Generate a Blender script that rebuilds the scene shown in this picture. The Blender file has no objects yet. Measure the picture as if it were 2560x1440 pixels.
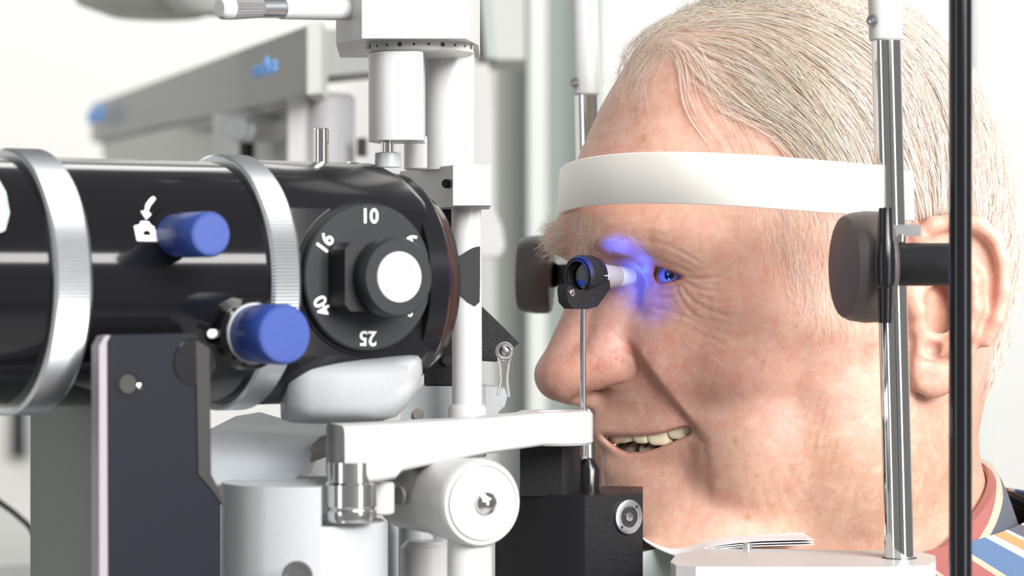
import bpy, bmesh, math, random
import numpy as np
from mathutils import Vector, Matrix
from mathutils.bvhtree import BVHTree
HRES = 0.0009; NHAIR = 11500
random.seed(7); rng = np.random.default_rng(7)
scn = bpy.context.scene
COL = scn.collection
# ------------------------------------------------------------------ camera, world, lights, exposure
CZ = 1.20                      # camera height
FPX = 7111.1                   # focal length in pixels of a 2560 px wide frame (100 mm lens)
cam_d = bpy.data.cameras.new('camera'); cam = bpy.data.objects.new('camera', cam_d); COL.objects.link(cam)
cam.location = (0, 0, CZ); cam.rotation_euler = (math.pi/2, 0, 0)
cam_d.sensor_width = 36; cam_d.lens = 100; cam_d.clip_start = 0.02; cam_d.clip_end = 60
cam_d.dof.use_dof = True; cam_d.dof.focus_distance = 1.10; cam_d.dof.aperture_fstop = 13
cam_d.dof.aperture_blades = 0
scn.camera = cam
w = bpy.data.worlds.new('world'); scn.world = w; w.use_nodes = True
bg = w.node_tree.nodes['Background']; bg.inputs[0].default_value = (1.0, 0.99, 0.97, 1); bg.inputs[1].default_value = 0.19
def area(name, loc, target, sx, sy, power, color=(1, 1, 1)):
    d = bpy.data.lights.new(name, 'AREA'); d.shape = 'RECTANGLE'; d.size = sx; d.size_y = sy; d.energy = power; d.color = color
    o = bpy.data.objects.new(name, d); COL.objects.link(o); o.location = loc
    o.rotation_euler = (Vector(target) - Vector(loc)).to_track_quat('-Z', 'Y').to_euler()
    return o
area('window_light', (1.75, -0.45, 2.05), (-0.05, 1.0, 1.2), 1.5, 0.34, 24, (1.0, 0.98, 0.95))
area('window_light', (1.05, -0.60, 2.0), (0.1, 1.12, 1.2), 1.15, 1.0, 70, (1.0, 0.985, 0.96))
area('window_light', (1.45, -0.42, 1.30), (0.14, 1.04, 1.2), 0.24, 1.0, 7, (1.0, 0.99, 0.97))
area('window_light', (-1.55, -0.32, 1.30), (0.14, 1.04, 1.2), 0.26, 1.1, 4, (0.97, 0.98, 1.0))
area('ceiling_light', (0.5, -0.3, 2.7), (0.1, 1.0, 1.2), 1.0, 0.8, 14, (1.0, 0.985, 0.96))
area('ceiling_light', (0.1, 2.9, 2.7), (0.1, 3.2, 0.8), 3.0, 0.8, 26, (1, 0.995, 0.98))
def spot(name, loc, target, power, ang, color, size=0.002, blend=0.4):
    d = bpy.data.lights.new(name, 'SPOT'); d.energy = power; d.spot_size = math.radians(ang); d.color = color
    d.shadow_soft_size = size; d.spot_blend = blend
    o = bpy.data.objects.new(name, d); COL.objects.link(o); o.location = loc
    o.rotation_euler = (Vector(target) - Vector(loc)).to_track_quat('-Z', 'Y').to_euler()
    return o
def point(name, loc, power, color, size):
    d = bpy.data.lights.new(name, 'POINT'); d.energy = power; d.color = color; d.shadow_soft_size = size
    o = bpy.data.objects.new(name, d); COL.objects.link(o); o.location = loc; return o
scn.view_settings.view_transform = 'Standard'; scn.view_settings.look = 'None'
scn.view_settings.exposure = 0.30; scn.view_settings.gamma = 1; scn.view_settings.use_curve_mapping = False
scn.cycles.max_bounces = 10; scn.cycles.diffuse_bounces = 5; scn.cycles.glossy_bounces = 4; scn.cycles.transmission_bounces = 6
scn.cycles.caustics_reflective = False; scn.cycles.caustics_refractive = False
scn.cycles.sample_clamp_indirect = 6

# ------------------------------------------------------------------ frames
def P(px, py, d):
    """photo pixel at distance d (along the view) -> world point"""
    return Vector(((px-1280)/FPX*d, d, CZ + (720-py)/FPX*d))
def S(npx, d): return npx/FPX*d      # pixel length -> metres at distance d
class Fr:
    def __init__(s, o, a):
        s.o = Vector(o); s.A = Vector((math.cos(a), math.sin(a), 0)); s.V = Vector((math.sin(a), -math.cos(a), 0))
    def at(s, a, v=0, z=0): return s.o + s.A*a + s.V*v + Vector((0, 0, z))
    def solve(s, px, v, py=720):
        """point on the plane at offset v whose picture column is px, row py; returns (a, z)"""
        r = (px-1280)/FPX; q = s.o + s.V*v
        a = (r*q.y - q.x)/(s.A.x - r*s.A.y)
        Y = q.y + s.A.y*a
        return a, (720-py)/FPX*Y + CZ - s.o.z

# ------------------------------------------------------------------ object helpers
def mesh_obj(name, me, mat=None, parent=None):
    o = bpy.data.objects.new(name, me); COL.objects.link(o)
    if mat: me.materials.append(mat)
    if parent: o.parent = parent; o.matrix_parent_inverse = Matrix.Translation(-PLOC(parent))
    return o
_loc = {}
def PLOC(o): return _loc.get(o.name, Vector((0, 0, 0)))
def tag(o, label=None, cat=None, group=None, kind=None):
    if label: o['label'] = label
    if cat: o['category'] = cat
    if group: o['group'] = group
    if kind: o['kind'] = kind
    return o
def thing(name, loc, label, cat, group=None):
    o = bpy.data.objects.new(name, None); COL.objects.link(o); o.location = loc; o.empty_display_size = 0.02
    _loc[o.name] = Vector(loc); return tag(o, label, cat, group)
def finish(bm, name, mat, parent=None, ang=35, smooth=True):
    bm.normal_update()
    for f in bm.faces: f.smooth = smooth
    if smooth:
        for e in bm.edges:
            e.smooth = len(e.link_faces) == 2 and e.calc_face_angle(0) < math.radians(ang)
    me = bpy.data.meshes.new(name); bm.to_mesh(me); bm.free()
    return mesh_obj(name, me, mat, parent)
def basis(axis, up=None):
    a = Vector(axis).normalized()
    u = Vector(up) if up is not None else (Vector((0, 0, 1)) if abs(a.z) < 0.9 else Vector((1, 0, 0)))
    x = u.cross(a).normalized(); y = a.cross(x).normalized()
    return x, y, a
def b_lathe(bm, o, axis, prof, seg=48, up=None, ex=1.0):
    """prof: (distance along axis, radius) pairs; radius 0 closes; ex squashes the local x"""
    x, y, a = basis(axis, up); o = Vector(o); rings = []
    for (t, r) in prof:
        if r <= 1e-7: rings.append([bm.verts.new(o + a*t)])
        else: rings.append([bm.verts.new(o + a*t + x*(r*ex*math.cos(2*math.pi*k/seg)) + y*(r*math.sin(2*math.pi*k/seg))) for k in range(seg)])
    for A, B in zip(rings, rings[1:]):
        for k in range(seg):
            j = (k+1) % seg
            if len(A) == 1 and len(B) == 1: continue
            if len(A) == 1: bm.faces.new((A[0], B[j], B[k]))
            elif len(B) == 1: bm.faces.new((A[k], A[j], B[0]))
            else: bm.faces.new((A[k], A[j], B[j], B[k]))
    c0, c1 = len(rings[0]) > 1, len(rings[-1]) > 1
    if c0 and c1:
        if prof[0] != prof[-1]:
            for k in range(seg): j = (k+1) % seg; bm.faces.new((rings[-1][k], rings[-1][j], rings[0][j], rings[0][k]))
        else: bmesh.ops.remove_doubles(bm, verts=rings[0]+rings[-1], dist=1e-7)
    elif c0: bm.faces.new(list(reversed(rings[0])))
    elif c1: bm.faces.new(rings[-1])
def lathe(name, o, axis, prof, mat, parent=None, seg=48, up=None, ang=35, ex=1.0):
    bm = bmesh.new(); b_lathe(bm, o, axis, prof, seg, up, ex)
    bmesh.ops.recalc_face_normals(bm, faces=bm.faces)
    return finish(bm, name, mat, parent, ang)
def rod(name, p0, p1, r, mat, parent=None, seg=32, ch=None, r1=None):
    p0 = Vector(p0); p1 = Vector(p1); L = (p1-p0).length; ch = min(r*0.12, L*0.2) if ch is None else ch; r1 = r if r1 is None else r1
    return lathe(name, p0, p1-p0, [(0, 0), (0, r-ch), (ch, r), (L-ch, r1), (L, r1-ch), (L, 0)], mat, parent, seg)
def b_prism(bm, pts, n, th):
    """pts: world points of a planar outline; extruded by th along n"""
    n = Vector(n).normalized()
    a = [bm.verts.new(Vector(p)) for p in pts]; b = [bm.verts.new(Vector(p) + n*th) for p in pts]
    bm.faces.new(a); bm.faces.new(list(reversed(b)))
    for k in range(len(pts)):
        j = (k+1) % len(pts); bm.faces.new((a[j], a[k], b[k], b[j]))
def prism(name, pts, n, th, mat, parent=None, bev=0.0, seg=2, ang=40):
    bm = bmesh.new(); b_prism(bm, pts, n, th)
    if bev > 0:
        es = [e for e in bm.edges if e.calc_face_angle(0) > math.radians(28)]
        bmesh.ops.bevel(bm, geom=es, offset=bev, segments=seg, affect='EDGES', profile=0.5, clamp_overlap=True)
    bmesh.ops.recalc_face_normals(bm, faces=bm.faces)
    return finish(bm, name, mat, parent, ang)
def box(name, c, size, mat, parent=None, rot=0.0, bev=0.0, seg=3, axes=None):
    """c centre; size along the (rotated) x, y, z"""
    if axes is None: X = Vector((math.cos(rot), math.sin(rot), 0)); Y = Vector((-math.sin(rot), math.cos(rot), 0)); Z = Vector((0, 0, 1))
    else: X, Y, Z = axes
    c = Vector(c); sx, sy, sz = [s/2 for s in size]
    pts = [c - X*sx - Y*sy - Z*sz, c + X*sx - Y*sy - Z*sz, c + X*sx + Y*sy - Z*sz, c - X*sx + Y*sy - Z*sz]
    return prism(name, pts, Z, size[2], mat, parent, bev, seg)
def smooth_path(pts, n=8):
    pts = [Vector(p) for p in pts]; out = []
    for i in range(len(pts)-1):
        p0 = pts[max(i-1, 0)]; p1 = pts[i]; p2 = pts[i+1]; p3 = pts[min(i+2, len(pts)-1)]
        for k in range(n):
            t = k/n
            out.append(0.5*((2*p1) + (p2-p0)*t + (2*p0-5*p1+4*p2-p3)*t*t + (3*p1-p0-3*p2+p3)*t**3))
    out.append(pts[-1]); return out
def tube(name, pts, r, mat, parent=None, seg=16, sm=8, radii=None):
    path = smooth_path(pts, sm) if sm > 1 else [Vector(p) for p in pts]
    bm = bmesh.new(); rings = []; up = Vector((0.13, 0.2, 1)).normalized()
    for i, p in enumerate(path):
        t = (path[min(i+1, len(path)-1)] - path[max(i-1, 0)]).normalized()
        x = up.cross(t)
        if x.length < 0.05: x = Vector((1, 0, 0)).cross(t)
        x.normalize(); y = t.cross(x)
        rr = r if radii is None else np.interp(i/(len(path)-1), np.linspace(0, 1, len(radii)), radii)
        rings.append([bm.verts.new(p + x*rr*math.cos(2*math.pi*k/seg) + y*rr*math.sin(2*math.pi*k/seg)) for k in range(seg)]); up = y if abs(t.z) > 0.9 else up
    for A, B in zip(rings, rings[1:]):
        for k in range(seg): j = (k+1) % seg; bm.faces.new((A[k], A[j], B[j], B[k]))
    bm.faces.new(rings[0]); bm.faces.new(rings[-1])
    bmesh.ops.recalc_face_normals(bm, faces=bm.faces)
    return finish(bm, name, mat, parent, 50)
def circ(c, X, Y, r, a0=0, a1=360, n=24):
    c = Vector(c); return [c + X*(r*math.cos(math.radians(a0+(a1-a0)*k/n))) + Y*(r*math.sin(math.radians(a0+(a1-a0)*k/n))) for k in range(n + (1 if abs(a1-a0) < 360 else 0))]
def text(name, s, loc, X, Y, size, mat, parent=None, depth=0.0002, bold=0.0, sx=1.0):
    cu = bpy.data.curves.new(name, 'FONT'); cu.body = s; cu.size = size; cu.extrude = depth; cu.align_x = 'CENTER'; cu.align_y = 'CENTER'; cu.offset = bold
    cu.resolution_u = 4
    tmp = bpy.data.objects.new(name, cu); COL.objects.link(tmp)
    dg = bpy.context.evaluated_depsgraph_get(); me = bpy.data.meshes.new_from_object(tmp.evaluated_get(dg))
    bpy.data.objects.remove(tmp)
    X = Vector(X).normalized(); Y = Vector(Y).normalized(); Z = X.cross(Y)
    me.transform(Matrix.Diagonal((sx, 1, 1, 1))); M = Matrix((X, Y, Z)).transposed().to_4x4(); M.translation = Vector(loc); me.transform(M); me.materials.clear(); me.name = name
    return mesh_obj(name, me, mat, parent)

# ------------------------------------------------------------------ materials
def mat(name, color, rough=0.5, metal=0.0, spec=0.5, coat=0.0, bump=0.0, bscale=900.0, noise=0.0, nscale=60.0, trans=0.0, ior=1.45, emit=None, es=0.0, sss=0.0, aniso=0.0, crough=0.08):
    m = bpy.data.materials.new(name); m.use_nodes = True; nt = m.node_tree; b = nt.nodes['Principled BSDF']
    b.inputs['Base Color'].default_value = (*color, 1); b.inputs['Roughness'].default_value = rough; b.inputs['Metallic'].default_value = metal
    b.inputs['Specular IOR Level'].default_value = spec; b.inputs['Coat Weight'].default_value = coat; b.inputs['Coat Roughness'].default_value = crough
    b.inputs['Transmission Weight'].default_value = trans; b.inputs['IOR'].default_value = ior
    if sss: b.inputs['Subsurface Weight'].default_value = sss; b.inputs['Subsurface Scale'].default_value = 0.004
    if emit: b.inputs['Emission Color'].default_value = (*emit, 1); b.inputs['Emission Strength'].default_value = es
    tc = nt.nodes.new('ShaderNodeTexCoord')
    if bump:
        n = nt.nodes.new('ShaderNodeTexNoise'); n.inputs['Scale'].default_value = bscale; n.inputs['Detail'].default_value = 2
        bp = nt.nodes.new('ShaderNodeBump'); bp.inputs['Strength'].default_value = bump; bp.inputs['Distance'].default_value = 0.0006
        nt.links.new(tc.outputs['Object'], n.inputs['Vector']); nt.links.new(n.outputs['Fac'], bp.inputs['Height']); nt.links.new(bp.outputs['Normal'], b.inputs['Normal'])
    n2 = nt.nodes.new('ShaderNodeTexNoise'); n2.inputs['Scale'].default_value = nscale; n2.inputs['Detail'].default_value = 4
    nt.links.new(tc.outputs['Object'], n2.inputs['Vector'])
    mx = nt.nodes.new('ShaderNodeMix'); mx.data_type = 'RGBA'
    k = 1 - noise
    mx.inputs[6].default_value = (*color, 1); mx.inputs[7].default_value = (color[0]*k, color[1]*k, color[2]*k, 1)
    nt.links.new(n2.outputs['Fac'], mx.inputs[0]); nt.links.new(mx.outputs[2], b.inputs['Base Color'])
    return m
M = {}
M['black'] = mat('black_lacquer', (0.009, 0.009, 0.011), 0.22, spec=0.35, coat=0.25, noise=0.2)
M['tube'] = mat('tube_lacquer', (0.007, 0.007, 0.009), 0.11, spec=0.35, coat=0.25, noise=0.2, crough=0.05)
M['blackm'] = mat('black_matt', (0.017, 0.017, 0.019), 0.5, spec=0.3, noise=0.2, bump=0.15, bscale=1500)
M['plate'] = mat('plate_paint', (0.008, 0.010, 0.017), 0.5, spec=0.18, noise=0.25, bump=0.1, bscale=1200)
M['dial'] = mat('dial_paint', (0.020, 0.022, 0.027), 0.45, spec=0.28, noise=0.2)
M['grain'] = mat('black_grained', (0.010, 0.010, 0.012), 0.36, spec=0.35, bump=0.35, bscale=3000, noise=0.3)
M['white'] = mat('white_enamel', (0.49, 0.49, 0.488), 0.34, noise=0.03, bump=0.10, bscale=1500)
M['whites'] = mat('white_smooth_plastic', (0.51, 0.51, 0.505), 0.35, noise=0.02)
M['band'] = mat('white_band_plastic', (0.93, 0.91, 0.86), 0.42, noise=0.02)
M['grey'] = mat('grey_enamel', (0.40, 0.435, 0.48), 0.38, noise=0.05, bump=0.15)
M['lgrey'] = mat('light_grey_enamel', (0.37, 0.385, 0.40), 0.35, noise=0.04, bump=0.15)
M['green'] = mat('grey_green_paint', (0.18, 0.215, 0.195), 0.45, noise=0.08)
M['chrome'] = mat('chrome', (0.80, 0.80, 0.80), 0.06, 1.0, noise=0.02)
M['steel'] = mat('brushed_steel', (0.62, 0.62, 0.63), 0.22, 1.0, noise=0.05)
M['alu'] = mat('satin_aluminium', (0.62, 0.64, 0.67), 0.33, 1.0, noise=0.05)
M['edge'] = mat('mauve_edge_paint', (0.27, 0.245, 0.27), 0.4)
M['bearing'] = mat('bearing_steel', (0.80, 0.80, 0.80), 0.17, 1.0, noise=0.02)
M['blue'] = mat('blue_anodised', (0.020, 0.05, 0.24), 0.42, 0.0, noise=0.1, bump=0.1)
M['knob'] = mat('grey_rubber', (0.085, 0.070, 0.067), 0.5, noise=0.1)
M['mark'] = mat('white_print', (0.75, 0.76, 0.76), 0.5)
M['paper'] = mat('white_paper', (0.85, 0.85, 0.86), 0.7, noise=0.02)
M['glass'] = mat('coated_glass', (0.6, 0.75, 1.0), 0.02, trans=1.0, ior=1.5)
M['clear'] = mat('clear_plastic', (0.92, 0.94, 0.95), 0.08, trans=0.9, ior=1.35)
# ------------------------------------------------------------------ room
def plane_struct(name, pts, m, th=0.02, n=None):
    a = Vector(pts[1])-Vector(pts[0]); b = Vector(pts[2])-Vector(pts[1]); n = n or a.cross(b)
    o = prism(name, pts, n, th, m); o['kind'] = 'structure'; return o
M['wall'] = mat('wall_paint', (0.80, 0.80, 0.78), 0.85, noise=0.03, nscale=4)
M['floor'] = mat('vinyl_floor', (0.42, 0.41, 0.39), 0.5, noise=0.15, nscale=8)
M['panel'] = mat('grey_green_panel', (0.36, 0.41, 0.385), 0.6, noise=0.05, nscale=5)
M['post'] = mat('pale_post', (0.70, 0.74, 0.71), 0.5, noise=0.03)
M['bgrey'] = mat('device_grey', (0.29, 0.295, 0.29), 0.5, noise=0.03)
M['bgreyl'] = mat('device_light_grey', (0.46, 0.47, 0.455), 0.5, noise=0.03)
M['bgreyd'] = mat('device_mid_grey', (0.30, 0.30, 0.31), 0.5, noise=0.03)
M['logo'] = mat('blue_print', (0.13, 0.36, 0.80), 0.5)
Z0 = 0.0; W = 3.7
plane_struct('wall_back', [(-2.4, W, 0), (3.4, W, 0), (3.4, W, 2.8), (-2.4, W, 2.8)], M['wall'], 0.1, Vector((0, 1, 0)))
plane_struct('wall_left', [(-2.4, 0.9, 0), (-2.4, W, 0), (-2.4, W, 2.8), (-2.4, 0.9, 2.8)], M['wall'], 0.1, Vector((-1, 0, 0)))
plane_struct('floor', [(-2.5, -0.9, 0), (3.5, -0.9, 0), (3.5, W+.1, 0), (-2.5, W+.1, 0)], M['floor'], 0.05, Vector((0, 0, -1)))
bs = box('baseboard_back', (0.5, W-0.01, 0.05), (5.8, 0.02, 0.1), M['whites'], bev=0.004); bs['kind'] = 'structure'
# door with its frame between the cabinet side and the patient: pale posts and grey-green leaf
def upright(name, x0, x1, d, m, kind='structure', z0=0.0, z1=2.3, th=0.05):
    a = P(x0, 720, d); b = P(x1, 720, d)
    o = box(name, ((a.x+b.x)/2, d+th/2, (z0+z1)/2), (b.x-a.x, th, z1-z0), m, bev=0.004)
    if kind: o['kind'] = kind
    return o
dl = upright('door_1', 1238, 1326, 3.2, mat('grey_door_paint', (0.30, 0.31, 0.295), 0.6), z1=2.15)
upright('trim_1', 1322, 1367, 3.12, M['post'])
upright('trim_2', 1498, 1524, 3.15, M['post'])
upright('door_2', 1366, 1500, 3.25, M['panel'], z1=2.2)
upright('trim_3', 2438, 2475, 3.25, M['post'])

# ------------------------------------------------------------------ background devices
def quad3(name, pts, th, m, parent, bev=0.003):
    """pts: (px, py, d) corners of the face that looks at the camera; th: depth away from it"""
    return prism(name, [P(*p) for p in pts], Vector((0, 1, 0)), th, m, parent, bev)
ph = thing('phoropter_arm', P(800, 1000, 1.62), 'grey phoropter arm reaching back to the left wall behind the microscope', 'eye examination device')
bm_ = quad3('beam', [(228, 352, 2.9), (230, 262, 2.9), (800, 52, 1.62), (800, 232, 1.62)], 0.06, M['bgrey'], ph)
quad3('end_cap', [(768, 236, 1.6), (768, 56, 1.6), (802, 52, 1.6), (802, 232, 1.6)], 0.06, M['bgreyl'], ph, 0.006)
for x, y, d, s in ((682, 188, 1.70, 0.014), (262, 292, 2.78, 0.028)):
    text('blue_lettering', 'oculus', P(x, y, d)+Vector((0, -0.06, 0)), (P(720, 170, 1.62)-P(560, 215, 1.9)), (0, 0, 1), s, M['logo'], bm_, 0.0008, 0.0003, 2.6)
quad3('lower_rail', [(258, 395, 2.86), (256, 352, 2.86), (720, 236, 1.75), (720, 262, 1.75)], 0.05, M['bgreyd'], ph)
quad3('housing', [(262, 440, 2.5), (262, 362, 2.5), (530, 290, 2.15), (720, 246, 1.85), (720, 440, 1.85)], 0.08, M['bgreyl'], ph, 0.005)
quad3('rear_beam', [(800, 190, 1.66), (800, 76, 1.66), (960, 66, 1.7), (960, 176, 1.7)], 0.06, M['bgrey'], ph)
quad3('joint_box', [(532, 392, 1.86), (532, 286, 1.86), (622, 282, 1.86), (622, 392, 1.86)], 0.05, M['bgreyl'], ph, 0.006)
rod('lock_knob', P(600, 322, 1.74), P(684, 326, 1.80), S(33, 1.8), M['bgreyd'], ph)
rod('knob_face', P(597, 322, 1.73), P(606, 322, 1.74), S(31, 1.75), M['alu'], ph)
rod('black_stop', P(617, 345, 1.8), P(617, 400, 1.8), S(19, 1.8), M['black'], ph)
rod('column_tube', Vector((P(806, 0, 1.72).x, 1.72, 0.02)), P(806, 236, 1.72), S(82, 1.72), M['bgreyd'], ph)
quad3('column_rib', [(722, 5700, 1.66), (720, 236, 1.66), (762, 236, 1.66), (762, 5700, 1.66)], 0.03, M['whites'], ph, 0.004)
rod('black_stop', P(905, 345, 1.7), P(905, 392, 1.7), S(13, 1.7), M['black'], ph)
lathe('lamp_shade', P(390, -40, 1.9), (0, 0, 1), [(-0.022, 0), (-0.022, 0.030), (-0.014, 0.052), (0.0, 0.060), (0.04, 0.05), (0.06, 0)], M['bgreyl'], ph, ex=1)
lathe('lamp_shade', P(520, -50, 1.85), (0, 0, 1), [(-0.022, 0), (-0.022, 0.018), (-0.014, 0.028), (0.0, 0.034), (0.04, 0.03), (0.06, 0)], M['bgreyl'], ph)
rod('lamp_stem', P(390, -80, 1.9), P(390, -900, 1.9), 0.012, M['bgreyl'], ph); rod('lamp_stem', P(520, -80, 1.85), P(430, -300, 1.89), 0.008, M['bgreyl'], ph)
lathe('floor_foot', Vector((P(806, 0, 1.72).x, 1.72, 0.0)), (0, 0, 1), [(0, 0), (0, 0.16), (0.02, 0.15), (0.03, 0.03), (0.03, 0)], M['bgreyd'], ph)
cab = thing('wall_device', P(1260, 1000, 2.0), 'pale grey wall mounted lens device hanging behind the white tower', 'medical device')
quad3('body', [(1190, 148, 2.0), (1190, -60, 2.0), (1312, -60, 2.0), (1312, 148, 2.0)], 0.1, M['bgreyl'], cab, 0.01)
prism('shell', [P(x, y, 1.95) for x, y in ((1170, 640), (1170, 160), (1222, 160), (1234, 300), (1236, 520), (1256, 570), (1262, 615), (1248, 640))], (0, 1, 0), 0.08, M['whites'], cab, 0.008, 3)
quad3('rear_box', [(1215, 145, 1.97), (1200, -40, 1.97), (1228, -40, 1.97), (1240, 145, 1.97)], 0.05, M['panel'], cab)
rod('ceiling_stem', P(1262, -40, 2.06), Vector((P(1262, 0, 2.06).x, 2.06, 2.8)), 0.012, M['bgreyl'], cab)
wc = thing('wall_charger', P(55, 1150, 3.66), 'small black charger with silver edge left of the green column', 'charger')
quad3('body', [(32, 1143, 3.66), (32, 1016, 3.66), (62, 1016, 3.66), (62, 1143, 3.66)], 0.03, M['black'], wc)
quad3('silver_edge', [(60, 1143, 3.65), (60, 1022, 3.65), (75, 1022, 3.65), (75, 1143, 3.65)], 0.03, M['alu'], wc)
desk = thing('side_desk', (-0.80, 2.9, 0), 'grey desk at the back left with a cable over its edge', 'desk')
dz_ = CZ-0.19; dpts = [(-.4536, 2.52), (-.371, 2.21), (-.30, 1.95), (-1.2, 1.95), (-1.2, 2.75), (-.515, 2.75)]
prism('desk_top', [Vector((x, y, dz_)) for x, y in dpts], (0, 0, -1), 0.03, M['bgreyl'], desk, 0.003)
prism('cabinet', [Vector((x*0.97-0.02, y, dz_-0.031)) for x, y in dpts], (0, 0, -1), dz_-0.032, M['bgreyl'], desk, 0.003)
cb = tube('cable', [P(-90, 1190, 1.5), P(0, 1256, 1.5), P(45, 1290, 1.5), P(82, 1330, 1.5), P(100, 1400, 1.5), P(110, 1700, 1.5), P(100, 2600, 1.5)], 0.0016, M['black'])
tag(cb, 'thin black cable running down beside the grey desk', 'cable')

# ------------------------------------------------------------------ instrument table (below the frame)
tb = thing('instrument_table', (-0.25, 1.05, 0), 'white instrument table under the slit lamp', 'table')
TZ = CZ-0.36
box('table_top', (-0.196, 1.067, TZ-0.015), (0.66, 0.54, 0.03), M['whites'], tb, rot=math.radians(20), bev=0.006)
rod('pedestal', (-0.25, 1.05, 0.04), (-0.25, 1.05, TZ-0.03), 0.045, M['lgrey'], tb)
box('foot', (-0.25, 1.05, 0.02), (0.5, 0.4, 0.04), M['lgrey'], tb, bev=0.01)

# ------------------------------------------------------------------ microscope
MF = Fr((-0.161, 0.966, CZ+0.002), math.radians(33)); A_, V_ = MF.A, MF.V; UP = Vector((0, 0, 1))
mic = thing('slit_lamp_microscope', MF.at(0.05, 0, -0.36), 'black slit lamp microscope tube with silver rings and white magnification dial', 'microscope')
RB = 0.0425
a2 = MF.solve(757, 0.045)[0]                                  # right edge of the second ring
aB = MF.solve(1080, 0.0345)[0]                                # right edge of the dial box
def knurl(name, a0, a1, R, parent, n=240):
    bm = bmesh.new(); prof = [(a0, R-0.001), (a0+0.0012, R), (a1-0.0012, R), (a1, R-0.001)]; rings = []
    for (t, r) in [(a0, R-0.004)] + prof + [(a1, R-0.004)]:
        rings.append([])
        for k in range(2*n):
            rr = r - (0.00035 if k % 2 and r > R-0.0005 else 0); an = math.pi*k/n
            rings[-1].append(bm.verts.new(MF.at(t, rr*math.cos(an), rr*math.sin(an))))
    for Q, R_ in zip(rings, rings[1:]):
        for k in range(2*n): j = (k+1) % (2*n); bm.faces.new((Q[k], Q[j], R_[j], R_[k]))
    bmesh.ops.recalc_face_normals(bm, faces=bm.faces)
    return finish(bm, name, M['alu'], parent, 20)
body = lathe('tube_body', MF.at(0), A_, [(-0.16, 0), (-0.16, 0.036), (-0.125, 0.0425), (-0.075, 0.043), (-0.073, 0.0425), (a2, RB), (a2, 0)], M['tube'], mic, 96)
knurl('knurled_ring', -0.0135, 0.0, 0.0452, mic); knurl('knurled_ring', a2-0.0115, a2, 0.0452, mic)
# eyepiece rim seen at the far left
lathe('eyepiece', MF.at(-0.085, 0.010, 0.014), A_*-1, [(0, 0), (0, 0.024), (0.004, 0.027), (0.03, 0.025), (0.045, 0.02), (0.045, 0)], M['black'], mic)
M['pale'] = mat('pale_green_glass', (0.55, 0.66, 0.55), 0.1, 0.0, coat=0.6, noise=0.3, nscale=200)
prism('pale_window', [MF.at(MF.solve(x, 0.046)[0], math.sqrt(max(0.0445**2-((720-y)/FPX*0.90)**2, 0.0002)), (720-y)/FPX*0.90) for x, y in ((-60, 420), (20, 415), (42, 440), (48, 490), (42, 545), (22, 590), (-60, 620))], V_, 0.0015, M['pale'], mic, 0.0005)
# dial box: round section with a flat towards the viewer
def ring_pts(R, vflat, zlo=-0.0245, n=60):
    out = []
    for k in range(n):
        t = 2*math.pi*k/n; v = R*math.cos(t); z = R*math.sin(t)
        out.append((min(v, vflat), z))
    return out
bm = bmesh.new(); secs = []
def a_end(v, z):
    return aB - 0.004*min(1, max(0, (abs(z)-0.030)/0.013))
for (q, s) in ((0, 0.985), (0.003, 1.0), (-0.0045, 1.0), (-0.0012, 0.97), (0.0, 0.93)):
    row = []
    for v, z in ring_pts(0.0435, 0.0345):
        a = (a2-0.001+q) if len(secs) < 2 else a_end(v, z)+q
        row.append(bm.verts.new(MF.at(a, v*s, z*s)))
    secs.append(row)
for Q, R_ in zip(secs, secs[1:]):
    for k in range(60): j = (k+1) % 60; bm.faces.new((Q[k], Q[j], R_[j], R_[k]))
bm.faces.new(secs[0]); bm.faces.new(secs[-1]); bmesh.ops.recalc_face_normals(bm, faces=bm.faces)
dbox = finish(bm, 'dial_box', M['black'], mic, 28)
ao = MF.solve(1012, 0.0)[0]
lathe('objective', MF.at(0), A_, [(aB-0.004, 0), (aB-0.004, 0.0405), (aB+0.4*(ao-aB), 0.0400), (ao-0.004, 0.0375), (ao, 0.0345), (ao+0.0035, 0.0330), (ao+0.0040, 0.0300), (ao+0.0015, 0.0270), (ao-0.002, 0.0265), (ao-0.002, 0)], M['black'], mic, 96)
M['amber'] = mat('amber_coating', (0.06, 0.022, 0.014), 0.3, 0.2)
lathe('objective_ring', MF.at(ao-0.0008), A_, [(0, 0.0346), (0, 0.0352), (0.0008, 0.0350), (0.0008, 0.0340), (0, 0.0346)], M['amber'], mic, 72)
lathe('objective_lens', MF.at(ao-0.0010), A_, [(0, 0), (0, 0.0264), (0.001, 0.0262), (0.0035, 0.018), (0.0045, 0.008), (0.0048, 0)], M['glass'], mic, 72)
# dial
ad, zd = MF.solve(914, 0.036, 693)
lathe('dial_back_disc', MF.at(ad, 0.0340, zd), V_, [(0, 0), (0, 0.0272), (0.0014, 0.0272), (0.0014, 0)], M['black'], mic, 72)  # black disc slightly wider than the dial
dial = lathe('magnification_dial', MF.at(ad, 0.0350, zd), V_, [(0, 0), (0, 0.0258), (0.003, 0.0258), (0.0036, 0.0252), (0.0036, 0)], M['dial'], mic, 96)
for s_, ang in (('10', 90), ('16', 147), ('40', 208), ('25', 268), ('6', 38), ('o', 322)):
    t = math.radians(ang); c = MF.at(ad + 0.0211*math.cos(t), 0.0388, zd + 0.0211*math.sin(t))
    yd = A_*math.cos(t) + UP*math.sin(t); xd = yd.cross(V_)
    text('numeral', s_, c, xd, yd, 0.0072 if s_ != 'o' else 0.004, M['mark'], dial, 0.00008, 0.00012)
ak, zk = MF.solve(966, 0.0585, 688)
kc = lambda a, z, v: MF.at(ad+0.0004+a, v, zd+z)
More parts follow.
